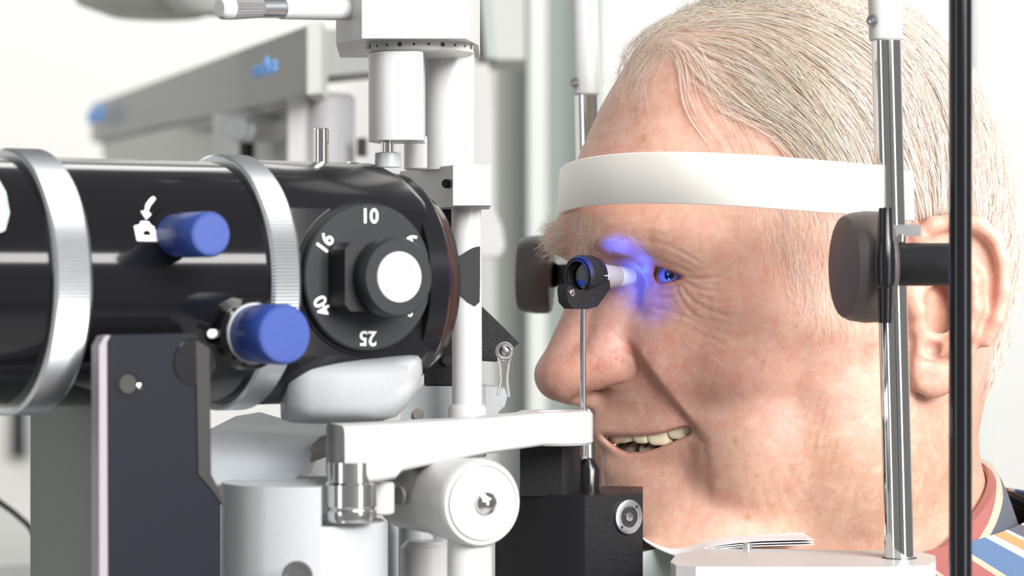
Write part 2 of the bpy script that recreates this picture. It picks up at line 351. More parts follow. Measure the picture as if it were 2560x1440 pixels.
knob = prism('dial_knob', [kc(a, z, 0.0388) for a, z in ((-0.0168, -0.0095), (-0.0145, -0.0118), (0.0110, -0.0118), (0.0130, -0.0098), (0.0130, 0.0098), (0.0110, 0.0118), (-0.0145, 0.0118), (-0.0168, 0.0095))], V_, 0.0115, M['blackm'], mic, 0.0008, 3)
lathe('knob_disc', kc(0, 0, 0.0500), V_, [(0, 0), (0, 0.0132), (0.0010, 0.0138), (0.0070, 0.0138), (0.0082, 0.0130), (0.0082, 0)], M['dial'], knob, 72)
lathe('white_cap', MF.at(ad+0.0004, 0.0581, zd), V_, [(0, 0), (0, 0.0088), (0.0006, 0.0086), (0.0006, 0)], M['whites'], knob, 48)
for dx, dz in ((0.0048, 0.003), (-0.0045, -0.0045)):
    rod('cap_pin', MF.at(ad+dx, 0.0586, zd+dz), MF.at(ad+dx, 0.0589, zd+dz), 0.0008, M['bgreyd'], knob, 12)
# icon and arrow printed on the tube
def on_tube(a, z, lift=0.0002): return MF.at(a, math.sqrt(RB*RB-z*z)+lift, z)
def printed(name, pts, parent, th=0.0003):
    q = []
    for i in range(len(pts)):
        (x0, y0), (x1, y1) = pts[i], pts[(i+1) % len(pts)]
        for k in range(3): q.append((x0+(x1-x0)*k/3, y0+(y1-y0)*k/3))
    out = [on_tube(*MF.solve(x, 0.039, y), -0.0006) for x, y in q]
    n = sum((p for p in out), Vector())/len(out) - MF.at(MF.solve(pts[0][0], 0.039)[0]); n -= A_*n.dot(A_)
    return prism(name, out, n, th+0.0008, M['mark'], parent)
printed('camera_icon', [(336, 568), (350, 565), (356, 556), (374, 557), (380, 568), (392, 570), (391, 607), (337, 605)], body)
c = on_tube(*MF.solve(364, 0.039, 586), 0.0004); rod('icon_lens', c - V_*0.001, c + V_*0.0003, 0.0014, M['tube'], body, 20)
printed('arrow_icon', [(406, 494), (410, 500), (388, 520), (380, 533), (386, 540), (370, 553), (362, 531), (371, 533), (380, 514), (395, 500)], body)
# blue knobs
def blue_knob(px, py, vface, r, h, base):
    a, z = MF.solve(px, vface, py); p = MF.at(a, vface, z)
    k = lathe('blue_knob', p - V_*h, V_, [(0, 0), (0, r*0.95), (h*0.25, r*0.95), (h*0.3, r), (h-0.0012, r), (h, r-0.0008), (h, 0)], M['blue'], mic, 48)
    lathe('knob_face', p - V_*0.0004, V_, [(0, 0), (0, r-0.0011), (0.0006, r-0.0014), (0.0006, 0)], M['blue'], k, 40)
    lathe('knob_socket', p - V_*(h+0.006), V_, [(0, 0), (0, r*1.25), (0.004, r*1.2), (0.0065, r*0.8), (0.0065, 0)], M['tube'], k, 40)
    return a, z, k
blue_knob(527, 586, 0.066, 0.0075, 0.026, 0)
a, z, k2 = blue_knob(712, 836, 0.068, 0.0101, 0.021, 0)
lathe('scale_collar', MF.at(a, 0.040, z), V_, [(0, 0), (0, 0.0106), (0.007, 0.0104), (0.007, 0)], M['lgrey'], k2, 48)
for j in range(11):
    t = math.radians(60+j*24); c = MF.at(a+0.0106*math.cos(t), 0.0436, z+0.0106*math.sin(t)); rod('scale_mark', c - V_*0.0028, c + V_*0.0028, 0.0009, M['black'], k2, 8)
c = MF.at(a-0.0120, 0.041, z); rod('pointer', c, c + V_*0.003 - A_*0.003, 0.0016, M['mark'], k2, 10)
c = on_tube(*MF.solve(417, 0.039, 594), 0.0); rod('pointer', c, c + V_*0.0016, 0.0014, M['mark'], mic, 12)
# pins on top of the box
c = P(803, 430, 1.035); rod('guide_pin', Vector((c.x, c.y, CZ+0.036)), P(803, 321, 1.035), S(19.5, 1.035), M['chrome'], mic, 32)
c = P(880, 417, 1.03); lathe('chrome_dome', c, UP, [(-0.004, 0), (-0.004, 0.0048), (0, 0.0046), (0.0012, 0.0034), (0.0018, 0.0015), (0.0019, 0)], M['chrome'], mic, 32)
# carrier plate, dark disc, column
M['flange'] = mat('dark_taupe_paint', (0.014, 0.012, 0.0115), 0.5)
M['boltm'] = mat('bolt_brown', (0.020, 0.017, 0.017), 0.5)
pv = 0.050
def mp(px, py, v): a, z = MF.solve(px, v, py); return MF.at(a, v, z)
plate = prism('carrier_plate', [mp(x, y, pv) for x, y in ((276, 3050), (268, 852), (276, 838), (492, 833), (500, 870), (502, 1185), (530, 1228), (553, 1260), (556, 3050))], -V_, 0.007, M['plate'], mic, 0.0016, 3)
prism('plate_edge', [mp(x, y, pv+0.0003) for x, y in ((250, 3050), (248, 866), (262, 840), (276, 838), (267, 856), (276, 3050))], -V_, 0.006, M['edge'], mic, 0.001, 2)
c = mp(318, 960, pv); bl = lathe('bolt', c - V_*0.002, V_, [(0, 0), (0, 0.0046), (0.0022, 0.0046), (0.0022, 0.0038), (0.0012, 0.0034), (0.0012, 0)], M['black'], mic, 32); lathe('bolt_head', c - V_*0.001, V_, [(0, 0), (0, 0.0033), (0.0016, 0.0031), (0.0016, 0)], M['boltm'], bl, 32)
c = mp(347, 966, pv+0.0002); lathe('chrome_pin', c, V_, [(0, 0), (0, 0.0013), (0.0006, 0.001), (0.0009, 0)], M['chrome'], bl, 16)
prism('plate_flange', [mp(x, y, pv+0.0006) for x, y in ((490, 850), (524, 872), (528, 1186), (556, 1240), (556, 1262), (528, 1222), (496, 1186))], -V_, 0.009, M['flange'], mic, 0.001, 2)
c = mp(486, 905, pv+0.0002); lathe('dark_disc', c - V_*0.004, V_, [(0, 0), (0, 0.0078), (0.0040, 0.0078), (0.0043, 0.0074), (0.0043, 0)], M['black'], mic, 40)  # thin black disc set on the plate
prism('column', [P(x, 720, d)+Vector((0, 0, -0.040)) for x, d in ((76, 1.06), (76, 1.00), (262, 0.965), (300, 1.06))], -UP, 0.32, M['green'], mic, 0.002)
box('carriage', (-0.155, 1.03, TZ+0.02), (0.13, 0.12, 0.04), M['lgrey'], mic, rot=math.radians(20), bev=0.01)

# ------------------------------------------------------------------ arm assembly below the dial
arm = thing('slit_lamp_stand', P(780, 1500, 0.98), 'pale grey swing arm and bearing block under the magnification dial', 'instrument arm')
def rounded(name, pts, d, th, m, parent, bev, seg=5): return prism(name, [P(x, y, d) for x, y in pts], (0, 1, 0), th, m, parent, bev, seg)
bm = bmesh.new(); secs = []
for x, yt, yb, r in ((690, 916, 1058, .4), (720, 905, 1064, .85), (780, 902, 1066, 1), (860, 899, 1066, 1), (940, 896, 1062, 1), (985, 893, 1048, 1), (1020, 891, 1012, 1), (1040, 893, 975, .8), (1048, 905, 940, .3)):
    d = 0.985; zt = P(x, yt, d).z; zb = P(x, yb, d).z; X = P(x, 0, d).x; zc = (zt+zb)/2; hz = (zt-zb)/2; row = []
    for k in range(32):
        t = 2*math.pi*k/32; cs, sn = math.cos(t), math.sin(t)
        row.append(bm.verts.new((X, d+0.03 + 0.03*r*math.copysign(abs(cs)**0.5, cs), zc + hz*math.copysign(abs(sn)**0.6, sn))))
    secs.append(row)
for Q, R_ in zip(secs, secs[1:]):
    for k in range(32): j = (k+1) % 32; bm.faces.new((Q[k], Q[j], R_[j], R_[k]))
bm.faces.new(secs[0]); bm.faces.new(secs[-1]); bmesh.ops.recalc_face_normals(bm, faces=bm.faces)
finish(bm, 'arm_cover', M['lgrey'], arm, 50)
prism('swing_arm', [P(x, y, 1.055-0.065*(y-1030)/185) for x, y in ((520, 1215), (520, 1075), (590, 1040), (650, 1030), (690, 1042), (720, 1050), (960, 1050), (920, 1085), (850, 1092), (812, 1100), (780, 1130), (765, 1165), (735, 1200), (735, 1215))], (0, 1, -0.2), 0.02, M['grey'], arm, 0.002, 3)
M['taupe'] = mat('taupe_paint', (0.22, 0.20, 0.18), 0.5)
rounded('arm_underside', [(768, 1160), (780, 1112), (800, 1093), (838, 1084), (838, 1135), (795, 1150)], 1.02, 0.03, M['taupe'], arm, 0.002)
bc = P(762, 1302, 0.985); lathe('bearing_block', bc + Vector((0, 0, -0.10)), UP, [(0, 0), (0, 0.0285), (0.099, 0.0285), (0.100, 0.0275), (0.100, 0)], M['lgrey'], arm, 72)
# upper step of the block: the left segment of the same cylinder
seg = [Vector((bc.x + 0.0287*math.cos(t), bc.y + 0.0287*math.sin(t), bc.z - 0.099)) for t in np.linspace(math.radians(285), math.radians(75), 30)]
prism('block_step', [p - Vector((0, 0, 0.0)) for p in seg], UP, P(0, 1204, 0.985).z - bc.z + 0.099, M['lgrey'], arm, 0.0012, 3)
c = P(878, 1302, 0.965); lathe('chrome_bearing', c, UP, [(0, 0), (0, 0.0082), (0.0012, 0.0086), (0.0035, 0.0086), (0.0042, 0.0080), (0.0050, 0.0086), (0.0125, 0.0086), (0.0132, 0.008), (0.02, 0.008), (0.02, 0)], M['bearing'], arm, 48)
c = P(950, 1285, 0.985); rod('side_collar', c, P(950, 1205, 0.985), 0.005, M['white'], arm)
c = P(744, 1440, 0.945); lathe('front_socket', c, (0, -1, 0), [(0, 0), (0, 0.0052), (0.002, 0.0052), (0.002, 0.004), (0.0005, 0.0036), (0.0005, 0)], M['steel'], arm, 32)
# white cranked arm with ring end
bm = bmesh.new(); secs = []
st = ((828, 0.985, .011, -.0470, -.0655, .6), (838, 0.972, .0135, -.0465, -.0662, 1), (900, 0.972, .0135, -.0463, -.0664, 1), (968, 0.982, .013, -.0463, -.0655, 1), (985, 0.986, .0125, -.0463, -.0632, 1), (1060, 1.004, .012, -.0466, -.0622, 1), (1130, 1.018, .0115, -.0468, -.0612, 1), (1200, 1.034, .011, -.0468, -.0600, 1), (1290, 1.054, .0115, -.0465, -.0592, 1), (1340, 1.066, .0125, -.0462, -.0588, 1))
for x, d, hw, zt, zb, r in st:
    X = P(x, 0, d).x; row = []; nx, ny = -0.30, 0.954
    for k in range(28):
        t = 2*math.pi*k/28; cs, sn = math.cos(t), math.sin(t); q = hw*r*math.copysign(abs(cs)**0.3, cs)
        row.append(bm.verts.new((X + nx*q, d + ny*q, CZ + (zt+zb)/2 + (zt-zb)/2*math.copysign(abs(sn)**0.3, sn))))
    secs.append(row)
for Q, R_ in zip(secs, secs[1:]):
    for k in range(28): j = (k+1) % 28; bm.faces.new((Q[k], Q[j], R_[j], R_[k]))
bm.faces.new(secs[0]); bm.faces.new(secs[-1]); bmesh.ops.recalc_face_normals(bm, faces=bm.faces)
ca = finish(bm, 'cranked_arm', M['whites'], arm, 45)
c = P(1386, 720, 1.071); c.z = CZ-0.0588; lathe('arm_ring_end', c, UP, [(0, 0), (0, 0.0135), (0.001, 0.0145), (0.0115, 0.0145), (0.0125, 0.0135), (0.0125, 0.0065), (0.0120, 0.006), (0.0120, 0)], M['whites'], arm, 64)
c = P(947, 1167, 0.9645); rod('grub_screw', c, c + Vector((0, 0.004, 0)), 0.0018, M['lgrey'], arm, 20)
# round bearing housing with riveted end face
DV = Vector((math.sin(math.radians(27)), -math.cos(math.radians(27)), 0))
c = P(1206, 1258, 0.975); hs = lathe('bearing_housing', c - DV*0.060, DV, [(0, 0), (0, 0.0132), (0.032, 0.0134), (0.0322, 0.0130), (0.0328, 0.0130), (0.033, 0.0142), (0.056, 0.0150), (0.0585, 0.0150), (0.0600, 0.0142), (0.0600, 0.0131), (0.0592, 0.0130), (0.0592, 0.0126), (0.0604, 0.0125), (0.0606, 0)], M['white'], arm, 80)
lathe('rivet', c + DV*0.0006 + Vector((0.001, 0, 0)), DV, [(0, 0), (0, 0.0040), (0.0008, 0.0038), (0.0016, 0.0028), (0.0022, 0)], M['chrome'], hs, 40)
c = P(1003, 1240, 1.0); lathe('slotted_screw', c, (-0.80, -0.6, 0), [(0, 0), (0, 0.0034), (0.0012, 0.0032), (0.0014, 0)], M['taupe'], hs, 24)
rod('lower_shaft', P(1174, 3050, 0.985), P(1174, 1340, 0.985), S(56, 0.985), M['white'], arm)
rod('rear_shaft', P(1040, 3050, 1.05), P(1040, 1290, 1.05), S(44, 1.05), M['lgrey'], arm)
rod('rear_shaft', P(1062, 3050, 1.03), P(1062, 1352, 1.03), S(60, 1.03), M['white'], arm, ch=0.002)
rod('side_shaft', P(985, 3050, 1.07), P(985, 1180, 1.07), S(16, 1.07), M['grey'], arm)
tag(box('arm_base', (P(1000, 0, 1.02).x, 1.02, TZ+0.02), (0.13, 0.11, 0.04), M['lgrey'], arm, rot=0.3, bev=0.008))

# ------------------------------------------------------------------ illumination tower
tw = thing('illumination_tower', P(1168, 1060, 1.07), 'white illumination tower with drilled disc and lever rising beside the dial', 'slit lamp tower')
TD = 1.075
col = rod('column', P(1168, 1040, TD), P(1166, 508, TD), S(37.5, TD), M['white'], tw, 48)
lathe('column_collar', P(1168, 1062, TD), UP, [(-0.012, 0), (-0.012, 0.0072), (0.006, 0.0072), (0.0075, 0.0066), (0.0078, 0.0056), (0.0078, 0)], M['white'], tw, 48)
M['slot'] = mat('slot_black', (0.02, 0.02, 0.022), 0.5)
def curved(name, pts, cx, R, d, m, parent, lift=0.0004):
    q = []
    for (x, y) in pts:
        X = P(x, y, d-R*0.8); dx = X.x - P(cx, 0, d).x; dy = math.sqrt(max(R*R-dx*dx, 1e-8)); q.append(Vector((X.x, d-dy-lift, X.z)))
    return prism(name, q, (0, 1, 0), 0.004, m, parent)
sl_ = [(1147, 640)]+[(1150+50*k/8, 640-24*math.sin(math.pi*0.5*k/8)) for k in range(1, 9)]+[(1200, 700), (1199, 755), (1190, 764), (1170, 755), (1152, 735), (1147, 715)]
prism('black_slot', [P(x, y, TD-S(37.5, TD)-0.0006) for x, y in sl_], (0, 1, 0), 0.006, M['slot'], tw, 0.0003)
prism('top_bracket', [Vector((P(x, 0, d).x, d, P(0, 516, 1.06).z)) for x, d in ((1134, 1.062), (1224, 1.062), (1224, 1.10), (1040, 1.13), (1000, 1.12))], UP, S(104, 1.06), M['white'], tw, 0.0025, 4)
box('bracket_block', (P(1180, 0, 1.06).x, 1.068, (P(0, 514, 1.06).z+P(0, 413, 1.06).z)/2), (S(94, 1.06), 0.022, S(101, 1.06)), M['white'], tw, bev=0.002)
c = P(1114, 459, 1.065); rod('bracket_hole', c, c + Vector((0.002, 0.006, 0)), 0.0017, M['blackm'], tw, 20)
rod('main_barrel', P(1122, 428, 1.085), P(1122, 115, 1.085), S(64, 1.085), M['white'], tw, 64, ch=0.0005)
rod('barrel_step', P(1066, 425, 1.088), P(1066, 343, 1.088), S(56, 1.088), M['white'], tw, 48, ch=0.0005)
fx0, fx1 = P(915, 0, 1.04).x, P(1057, 0, 1.04).x
fp = [Vector((x, y, P(0, 349, 1.04).z)) for x, y in ((fx0, 1.058), (fx0+0.0003, 1.053), (fx0+0.0012, 1.0485), (fx0+0.0028, 1.0448), (fx0+0.005, 1.042), (fx0+0.0078, 1.0404), (fx0+0.0105, 1.040), (fx1-0.003, 1.040), (fx1, 1.042), (fx1, 1.070), (fx0+0.004, 1.072))]
prism('lamp_barrel', fp, UP, P(0, 128, 1.04).z-P(0, 349, 1.04).z, M['white'], tw, 0.0018, 4)
rod('chrome_pin', P(969, 385, 1.055), P(969, 345, 1.055), S(17, 1.055), M['chrome'], tw)
lathe('pin_collar', P(970, 418, 1.055), UP, [(0, 0), (0, 0.0049), (0.0052, 0.0048), (0.0056, 0.003), (0.0056, 0)], M['lgrey'], tw, 32)
dc = P(1050, 0, 1.062); dc.z = CZ+0.0868
dsk = lathe('drilled_disc', dc, UP, [(0, 0), (0, 0.0190), (0.0008, 0.0200), (0.0040, 0.0200), (0.0045, 0.0195), (0.0045, 0)], M['white'], tw, 96)
for k in range(12):
    t = math.radians(188+k*15.5); p = dc + Vector((0.0200*math.cos(t), 0.0200*math.sin(t), 0.0026)); n = Vector((math.cos(t), math.sin(t), 0))
    rod('disc_hole', p - n*0.001, p + n*0.00012, 0.0009 if k % 3 == 1 else 0.0005, M['slot'], dsk, 10, ch=0.00005)
tz = P(0, 97, 1.035).z
tp = prism('tower_head', [Vector((P(x, 0, d).x, d, tz)) for x, d in ((840, 1.055), (905, 1.033), (1163, 1.033), (1196, 1.062), (1200, 1.12), (850, 1.12))], UP, 0.06, M['white'], tw, 0.0018, 4)
# lever
e0, e1 = P(862, 20, 1.045), P(545, 20, 1.005); ax = (e1-e0); L = ax.length; R = S(30, 1.02)
lv = lathe('lever', e0 + Vector((0, 0, 0.0)), ax, [(-0.004, 0), (-0.004, R*0.95), (0.0, R*1.02), (0.003, R*1.05), (L*0.51, R*0.95), (L*0.51, 0)], M['whites'], tw, 48)
lathe('lever_collar', e0 + ax*0.50, ax, [(0, 0), (0, R*0.86), (L*0.18, R*0.84), (L*0.18, 0)], M['alu'], lv, 40)
bm = bmesh.new(); secs = []; x_, y_, a_ = basis(ax)
for t, r in ((0.67, .6), (0.675, .82), (0.90, .98), (0.91, .8)):
    secs.append([bm.verts.new(e0 + ax*t + (x_*math.cos(math.pi*k/24) + y_*math.sin(math.pi*k/24))*R*r*(1 if k % 2 else 0.92)) for k in range(48)])
for Q, R_ in zip(secs, secs[1:]):
    for k in range(48): j = (k+1) % 48; bm.faces.new((Q[k], Q[j], R_[j], R_[k]))
bm.faces.new(secs[0]); bm.faces.new(secs[-1]); bmesh.ops.recalc_face_normals(bm, faces=bm.faces)
M['knurlgrey'] = mat('knurled_grey', (0.38, 0.37, 0.38), 0.35, 0.7)
finish(bm, 'lever_grip', M['knurlgrey'], lv, 15)
lathe('lever_tip', e0 + ax*0.905, ax, [(0, 0), (0, R*0.98), (L*0.06, R*0.95), (L*0.085, R*0.7), (L*0.085, 0)], M['whites'], lv, 40)
c = P(833, 33, 1.036); c.y = e0.y - R*0.95; rod('lever_screw', c, c + Vector((0, 0.004, 0)), 0.0008, M['slot'], lv, 12)
# illumination head: black grained mirror box and lens
rounded('mirror_box', [(1060, 962), (1060, 850), (1088, 806), (1112, 760), (1205, 768), (1298, 858), (1240, 905), (1200, 902), (1140, 962)], 1.10, 0.026, M['grain'], tw, 0.0008, 2)
c = P(1117, 902, 1.098); rod('mirror_screw', c, c + Vector((0, 0.003, 0)), 0.0018, M['slot'], tw, 20)
rounded('lens_tube', [(1086, 620), (1086, 518), (1132, 518), (1132, 620)], 1.10, 0.02, M['black'], tw, 0.001)
M['bluelens'] = mat('blue_lamp_glass', (0.02, 0.08, 0.8), 0.1, emit=(0.02, 0.12, 1.0), es=2.5)
c = P(1127, 722, 1.105); lathe('blue_lens', c, (1, 0.4, 0), [(-0.003, 0), (-0.003, 0.0034), (0.0012, 0.0034), (0.0018, 0.002), (0.002, 0)], M['bluelens'], tw, 32)
# foot of the tower
rounded('foot_block', [(1002, 1072), (1002, 985), (1052, 975), (1052, 966), (1215, 966), (1215, 1072)], 1.095, 0.03, M['lgrey'], tw, 0.0015)
rounded('foot_wing', [(1205, 1072), (1205, 965), (1250, 968), (1262, 975), (1268, 992), (1262, 1015), (1245, 1030), (1245, 1072)], 1.105, 0.02, M['lgrey'], tw, 0.002)
c = P(1046, 1036, 1.094); lathe('slotted_screw', c, (0, -1, 0), [(0, 0), (0, 0.0022), (0.0008, 0.002), (0.001, 0)], M['taupe'], tw, 20)
rod('tower_post', P(1110, 3050, 1.115), P(1110, 1060, 1.115), S(40, 1.1), M['lgrey'], tw)
cl = tube('clear_hook', [P(1244, 990, 1.085), P(1252, 950, 1.085), P(1250, 912, 1.085), P(1246, 890, 1.085)], S(4, 1.085), M['clear'], tw, 10)
tube('clear_hook', [P(1272, 992, 1.085), P(1268, 950, 1.085), P(1272, 912, 1.085), P(1279, 890, 1.085)], S(4, 1.085), M['clear'], tw, 10)
tube('hook_eye', [P(1262+19*math.cos(t), 878+19*math.sin(t), 1.085) for t in np.linspace(0, 2*math.pi*0.98, 18)], S(5, 1.085), M['clear'], tw, 10, 2)
c = P(1262, 878, 1.086); lathe('hook_pin', c, (0, -1, 0), [(0, 0), (0, 0.0018), (0.001, 0.0014), (0.0014, 0)], M['steel'], tw, 20)

# ------------------------------------------------------------------ tonometer
tn = thing('tonometer', P(1440, 1500, 1.10), 'black applanation tonometer holding a grey prism against the eye', 'tonometer')
TA = math.radians(46); TF = Fr(P(1445, 690, 1.105), TA); tA, tV = TF.A, TF.V
TF.o.z = CZ+0.0046
L1 = 0.0090; RT = 0.0082
hold = lathe('holder', TF.at(0), tA, [(0.001, 0.0062), (0, 0.0064), (-0.0006, 0.0072), (0, RT-0.0006), (0.0006, RT), (0.0055, RT), (0.0056, RT-0.0002), (0.0060, RT-0.0002), (0.0061, RT), (L1, RT-0.0006), (L1, 0.0058), (0.001, 0.0062)], M['blackm'], tn, 64)
def tp_(px, py, v=0.0): a, z = TF.solve(px, v, py); return TF.at(a, v, z)
blk = prism('holder_block', [tp_(x, y, 0.0078) for x, y in ((1417, 725), (1421, 712), (1440, 722), (1470, 728), (1524, 700), (1526, 722), (1494, 766), (1470, 773), (1434, 772), (1420, 756))], -tV, 0.0050, M['blackm'], tn, 0.0009, 3)
c = tp_(1430, 732, 0.008); sc = lathe('holder_screw', c - tV*0.001, tV, [(0, 0), (0, 0.0016), (0.0014, 0.0014), (0.0017, 0.0008), (0.0018, 0)], M['chrome'], blk, 20)
c = tp_(1483, 747, 0.0079); rod('pin_hole', c - tV*0.001, c + tV*0.00005, 0.0007, M['slot'], blk, 12)
lathe('front_lens', TF.at(0.0024), tA, [(0, 0), (-0.0004, 0.003), (0, 0.0058), (0.001, 0.0058), (0.001, 0)], M['glass'], hold, 40)
M['bluering'] = mat('blue_lit_rim', (0.05, 0.15, 0.9), 0.15, 0.5)
lathe('lens_rim', TF.at(-0.0008), tA, [(0, 0.0058), (0, 0.0066), (0.0012, 0.0066), (0.0012, 0.0058), (0, 0.0058)], M['black'], hold, 48)
M['prism'] = mat('prism_plastic', (0.42, 0.40, 0.44), 0.35, sss=0.5)
M['prismtip'] = mat('prism_tip', (0.60, 0.68, 1.0), 0.3)  # blue light on the tip is tinted into its base colour
LP = 0.0143
pr = lathe('prism', TF.at(L1-0.001), tA, [(0, 0), (0, 0.0055), (LP, 0.0041), (LP, 0)], M['prism'], tn, 48)
lathe('prism_tip', TF.at(L1-0.001+LP-0.0001), tA, [(0, 0), (0, 0.0041), (0.0044, 0.0039), (0.0045, 0.0037), (0.0051, 0.0037), (0.0052, 0.0038), (0.0082, 0.0035), (0.0084, 0)], M['prismtip'], pr, 48)
for k in range(7):
    z = 0.0012*(k-3); a0 = L1+0.0002; c = TF.at(a0, math.sqrt(0.0055**2-z*z)-0.0002, z); rod('scale_mark', c, c + tA*(0.0022 if k == 3 else 0.0012) - tV*0.0001, 0.00013, M['slot'], pr, 6)
c = TF.at(L1-0.0030, RT-0.0003, 0.0002); rod('index_line', c, c + tA*0.0034, 0.00022, M['mark'], hold, 6)
sp = tp_(1457, 770); rod('feeler_rod', Vector((sp.x, 1.103, P(0, 1140, 1.103).z)), Vector((sp.x, 1.103, P(0, 768, 1.103).z)), S(7.5, 1.10), M['chrome'], tn, 24)
c = P(1472, 1215, 1.103); lathe('rod_socket', c, UP, [(-0.004, 0), (-0.004, 0.0044), (0.0065, 0.0044), (0.0105, 0.0022), (0.0110, 0)], M['black'], tn, 40)
def ztop(name, pts, py0, d0, py1, m, parent, bev, seg=4):
    z0 = P(0, py0, d0).z; z1 = P(0, py1, d0).z
    return prism(name, [Vector((P(x, 0, d).x, d, z0)) for x, d in pts], UP, z1-z0, m, parent, bev, seg)
ztop('neck_block', [(1300, 1.085), (1405, 1.083), (1432, 1.086), (1450, 1.094), (1456, 1.105), (1456, 1.13), (1300, 1.13)], 1240, 1.085, 1100, M['grain'], tn, 0.0015)
bx = ztop('drive_box', [(1238, 1.10), (1410, 1.078), (1462, 1.076), (1607, 1.094), (1607, 1.13), (1300, 1.14)], 1800, 1.078, 1240, M['grain'], tn, 0.0007, 2)
fn = (P(1607, 0, 1.094)-P(1462, 0, 1.076)); fn.z = 0; fn = Vector((fn.y, -fn.x, 0)).normalized()
c = P(1570, 1292, 1.0885); sk = lathe('socket_ring', c + fn*-0.0005, fn, [(0, 0.0), (0, 0.0066), (0.0012, 0.0066), (0.0013, 0.0064), (0.0013, 0.0041), (0.0004, 0.0039), (0.0004, 0)], M['alu'], bx, 48)
lathe('socket_well', c, fn, [(0, 0), (0, 0.0037), (0.0004, 0.0037), (0.0004, 0)], M['slot'], sk, 32)
lathe('socket_pin', c, fn, [(0, 0), (0, 0.0019), (0.0010, 0.0017), (0.0013, 0)], M['steel'], sk, 24)
fx = UP.cross(fn)
for dx, dz in ((0.0037, 0.0037), (-0.0037, -0.0037)):
    q = c + fx*dx + UP*dz + fn*0.0006; rod('socket_screw', q, q + fn*0.0004, 0.0006, M['slot'], sk, 12)

# ------------------------------------------------------------------ headrest
hr = thing('headrest', P(1830, 1500, 1.15), 'chin and forehead rest with chrome posts and white forehead band', 'headrest')
PD, QD = 1.045, 1.30
def post(px_top, px_bot, d, zj, rr, sleeve_r):
    top = P(px_top, 720-(zj/d*FPX), d); z0 = CZ-0.102
    bot = P(px_bot, 1395, d); k = (bot-top)/(bot.z-top.z)
    b2 = top + k*(TZ-top.z); rod('chrome_post', b2, top + k*0.004, rr, M['chrome'], hr, 48)
    s1 = top + k*0.075; sl = rod('white_sleeve', top, s1, sleeve_r, M['whites'], hr, 40)
    return top, s1, sl
t1, s1, sla = post(2215, 2248, PD, 0.0907, 0.0054, 0.0062)
t2, s2, slb = post(1466, 1492, QD, 0.0880, 0.0054, 0.0062)
hv = Vector((-0.25, 0, 1)).normalized()
tube('top_bow', [s1, s1 + Vector((-0.006, 0.006, 0.03)), s1.lerp(s2, 0.15) + Vector((-0.012, 0, 0.055)), s1.lerp(s2, 0.5) + Vector((-0.014, 0, 0.062)), s1.lerp(s2, 0.85) + Vector((-0.012, 0, 0.055)), s2 + Vector((-0.006, -0.006, 0.03)), s2], 0.0060, M['whites'], hr, 20)
for (x, y, d, sl) in ((2181, 52, PD, sla), (1437, 208, QD, slb)):
    c = P(x, y, d-0.0045); lathe('sleeve_screw', c, (-0.4, -1, 0), [(0, 0), (0, 0.0023), (0.0008, 0.0021), (0.0012, 0.0008), (0.0008, 0)], M['steel'], sl, 20)
# forehead band: (px, top, bottom, depth)
bpts = [(2205, 414, 541, 1.040), (2150, 409, 537, 1.036), (2050, 400, 531, 1.037), (1900, 388, 519, 1.044), (1750, 379, 510, 1.058), (1620, 379, 508, 1.080), (1530, 384, 510, 1.103), (1460, 394, 516, 1.128), (1415, 407, 527, 1.155), (1394, 423, 541, 1.182), (1404, 440, 556, 1.215), (1440, 455, 570, 1.26), (1475, 465, 575, 1.295)]
top = smooth_path([P(x, a, d) for x, a, b, d in bpts], 6); bot = smooth_path([P(x-(6 if 2 < i < 11 else 0), b, d) for i, (x, a, b, d) in enumerate(bpts)], 6)
def relax(q, n=25):
    for _ in range(n): q = [q[0]] + [(q[i-1]+q[i]*2+q[i+1])/4 for i in range(1, len(q)-1)] + [q[-1]]
    return q
top = relax(top); bot = relax(bot)
bm = bmesh.new(); th = 0.0014; rows = []
for i, (t, b) in enumerate(zip(top, bot)):
    dr = (top[min(i+1, len(top)-1)]-top[max(i-1, 0)]); n = Vector((dr.y, -dr.x, 0)).normalized()     # outward
    if n.dot(Vector((-0.94, -0.34, 0))) < 0: n = -n
    pr_ = [t - n*th, t - n*0.0003 + UP*0.0, t + (b-t)*0.02, b + (t-b)*0.02, b - n*0.0003, b - n*th]
    rows.append([bm.verts.new(p) for p in pr_])
for Q, R_ in zip(rows, rows[1:]):
    for k in range(6): j = (k+1) % 6; bm.faces.new((Q[k], Q[j], R_[j], R_[k]))
bm.faces.new(rows[0]); bm.faces.new(rows[-1]); bmesh.ops.recalc_face_normals(bm, faces=bm.faces)
finish(bm, 'forehead_band', M['band'], hr, 60)
for x in (2266, 2279): quad3('band_clip', [(x-6, 548, 1.052), (x-8, 424, 1.052), (x+5, 428, 1.052), (x+7, 552, 1.052)], 0.004, M['whites'], hr, 0.0008)
# canthus knobs
def knobset(px, py, d, ax, R, Lk):
    c = P(px, py, d); ax = Vector(ax).normalized()
    k = lathe('rubber_knob', c, ax, [(0, 0), (0, R*0.93), (Lk*0.1, R*0.99), (Lk*0.45, R*1.0), (Lk*0.8, R*0.96), (Lk*0.96, R*0.9), (Lk, R*0.8), (Lk*1.03, 0)], M['knob'], hr, 72)
    return k
knobset(2206, 667, 1.022, (-0.97, -0.20, 0.0), 0.0202, 0.0150)
knobset(1380, 687, 1.285, (-0.97, 0.10, 0.02), 0.0177, 0.0155)
hub = lathe('knob_hub', P(2213, 808, 0.996), UP, [(0, 0), (0, 0.0023), (0.0125, 0.0027), (0.013, 0.0032), (0.0145, 0.0034), (0.0215, 0.0036), (0.0280, 0.0033), (0.0295, 0.0029), (0.0405, 0.0024), (0.0405, 0)], M['black'], hr, 40)
rod('knob_axle', P(2225, 661, 1.022), P(2400, 661, 1.012), 0.0077, M['blackm'], hr, 48)
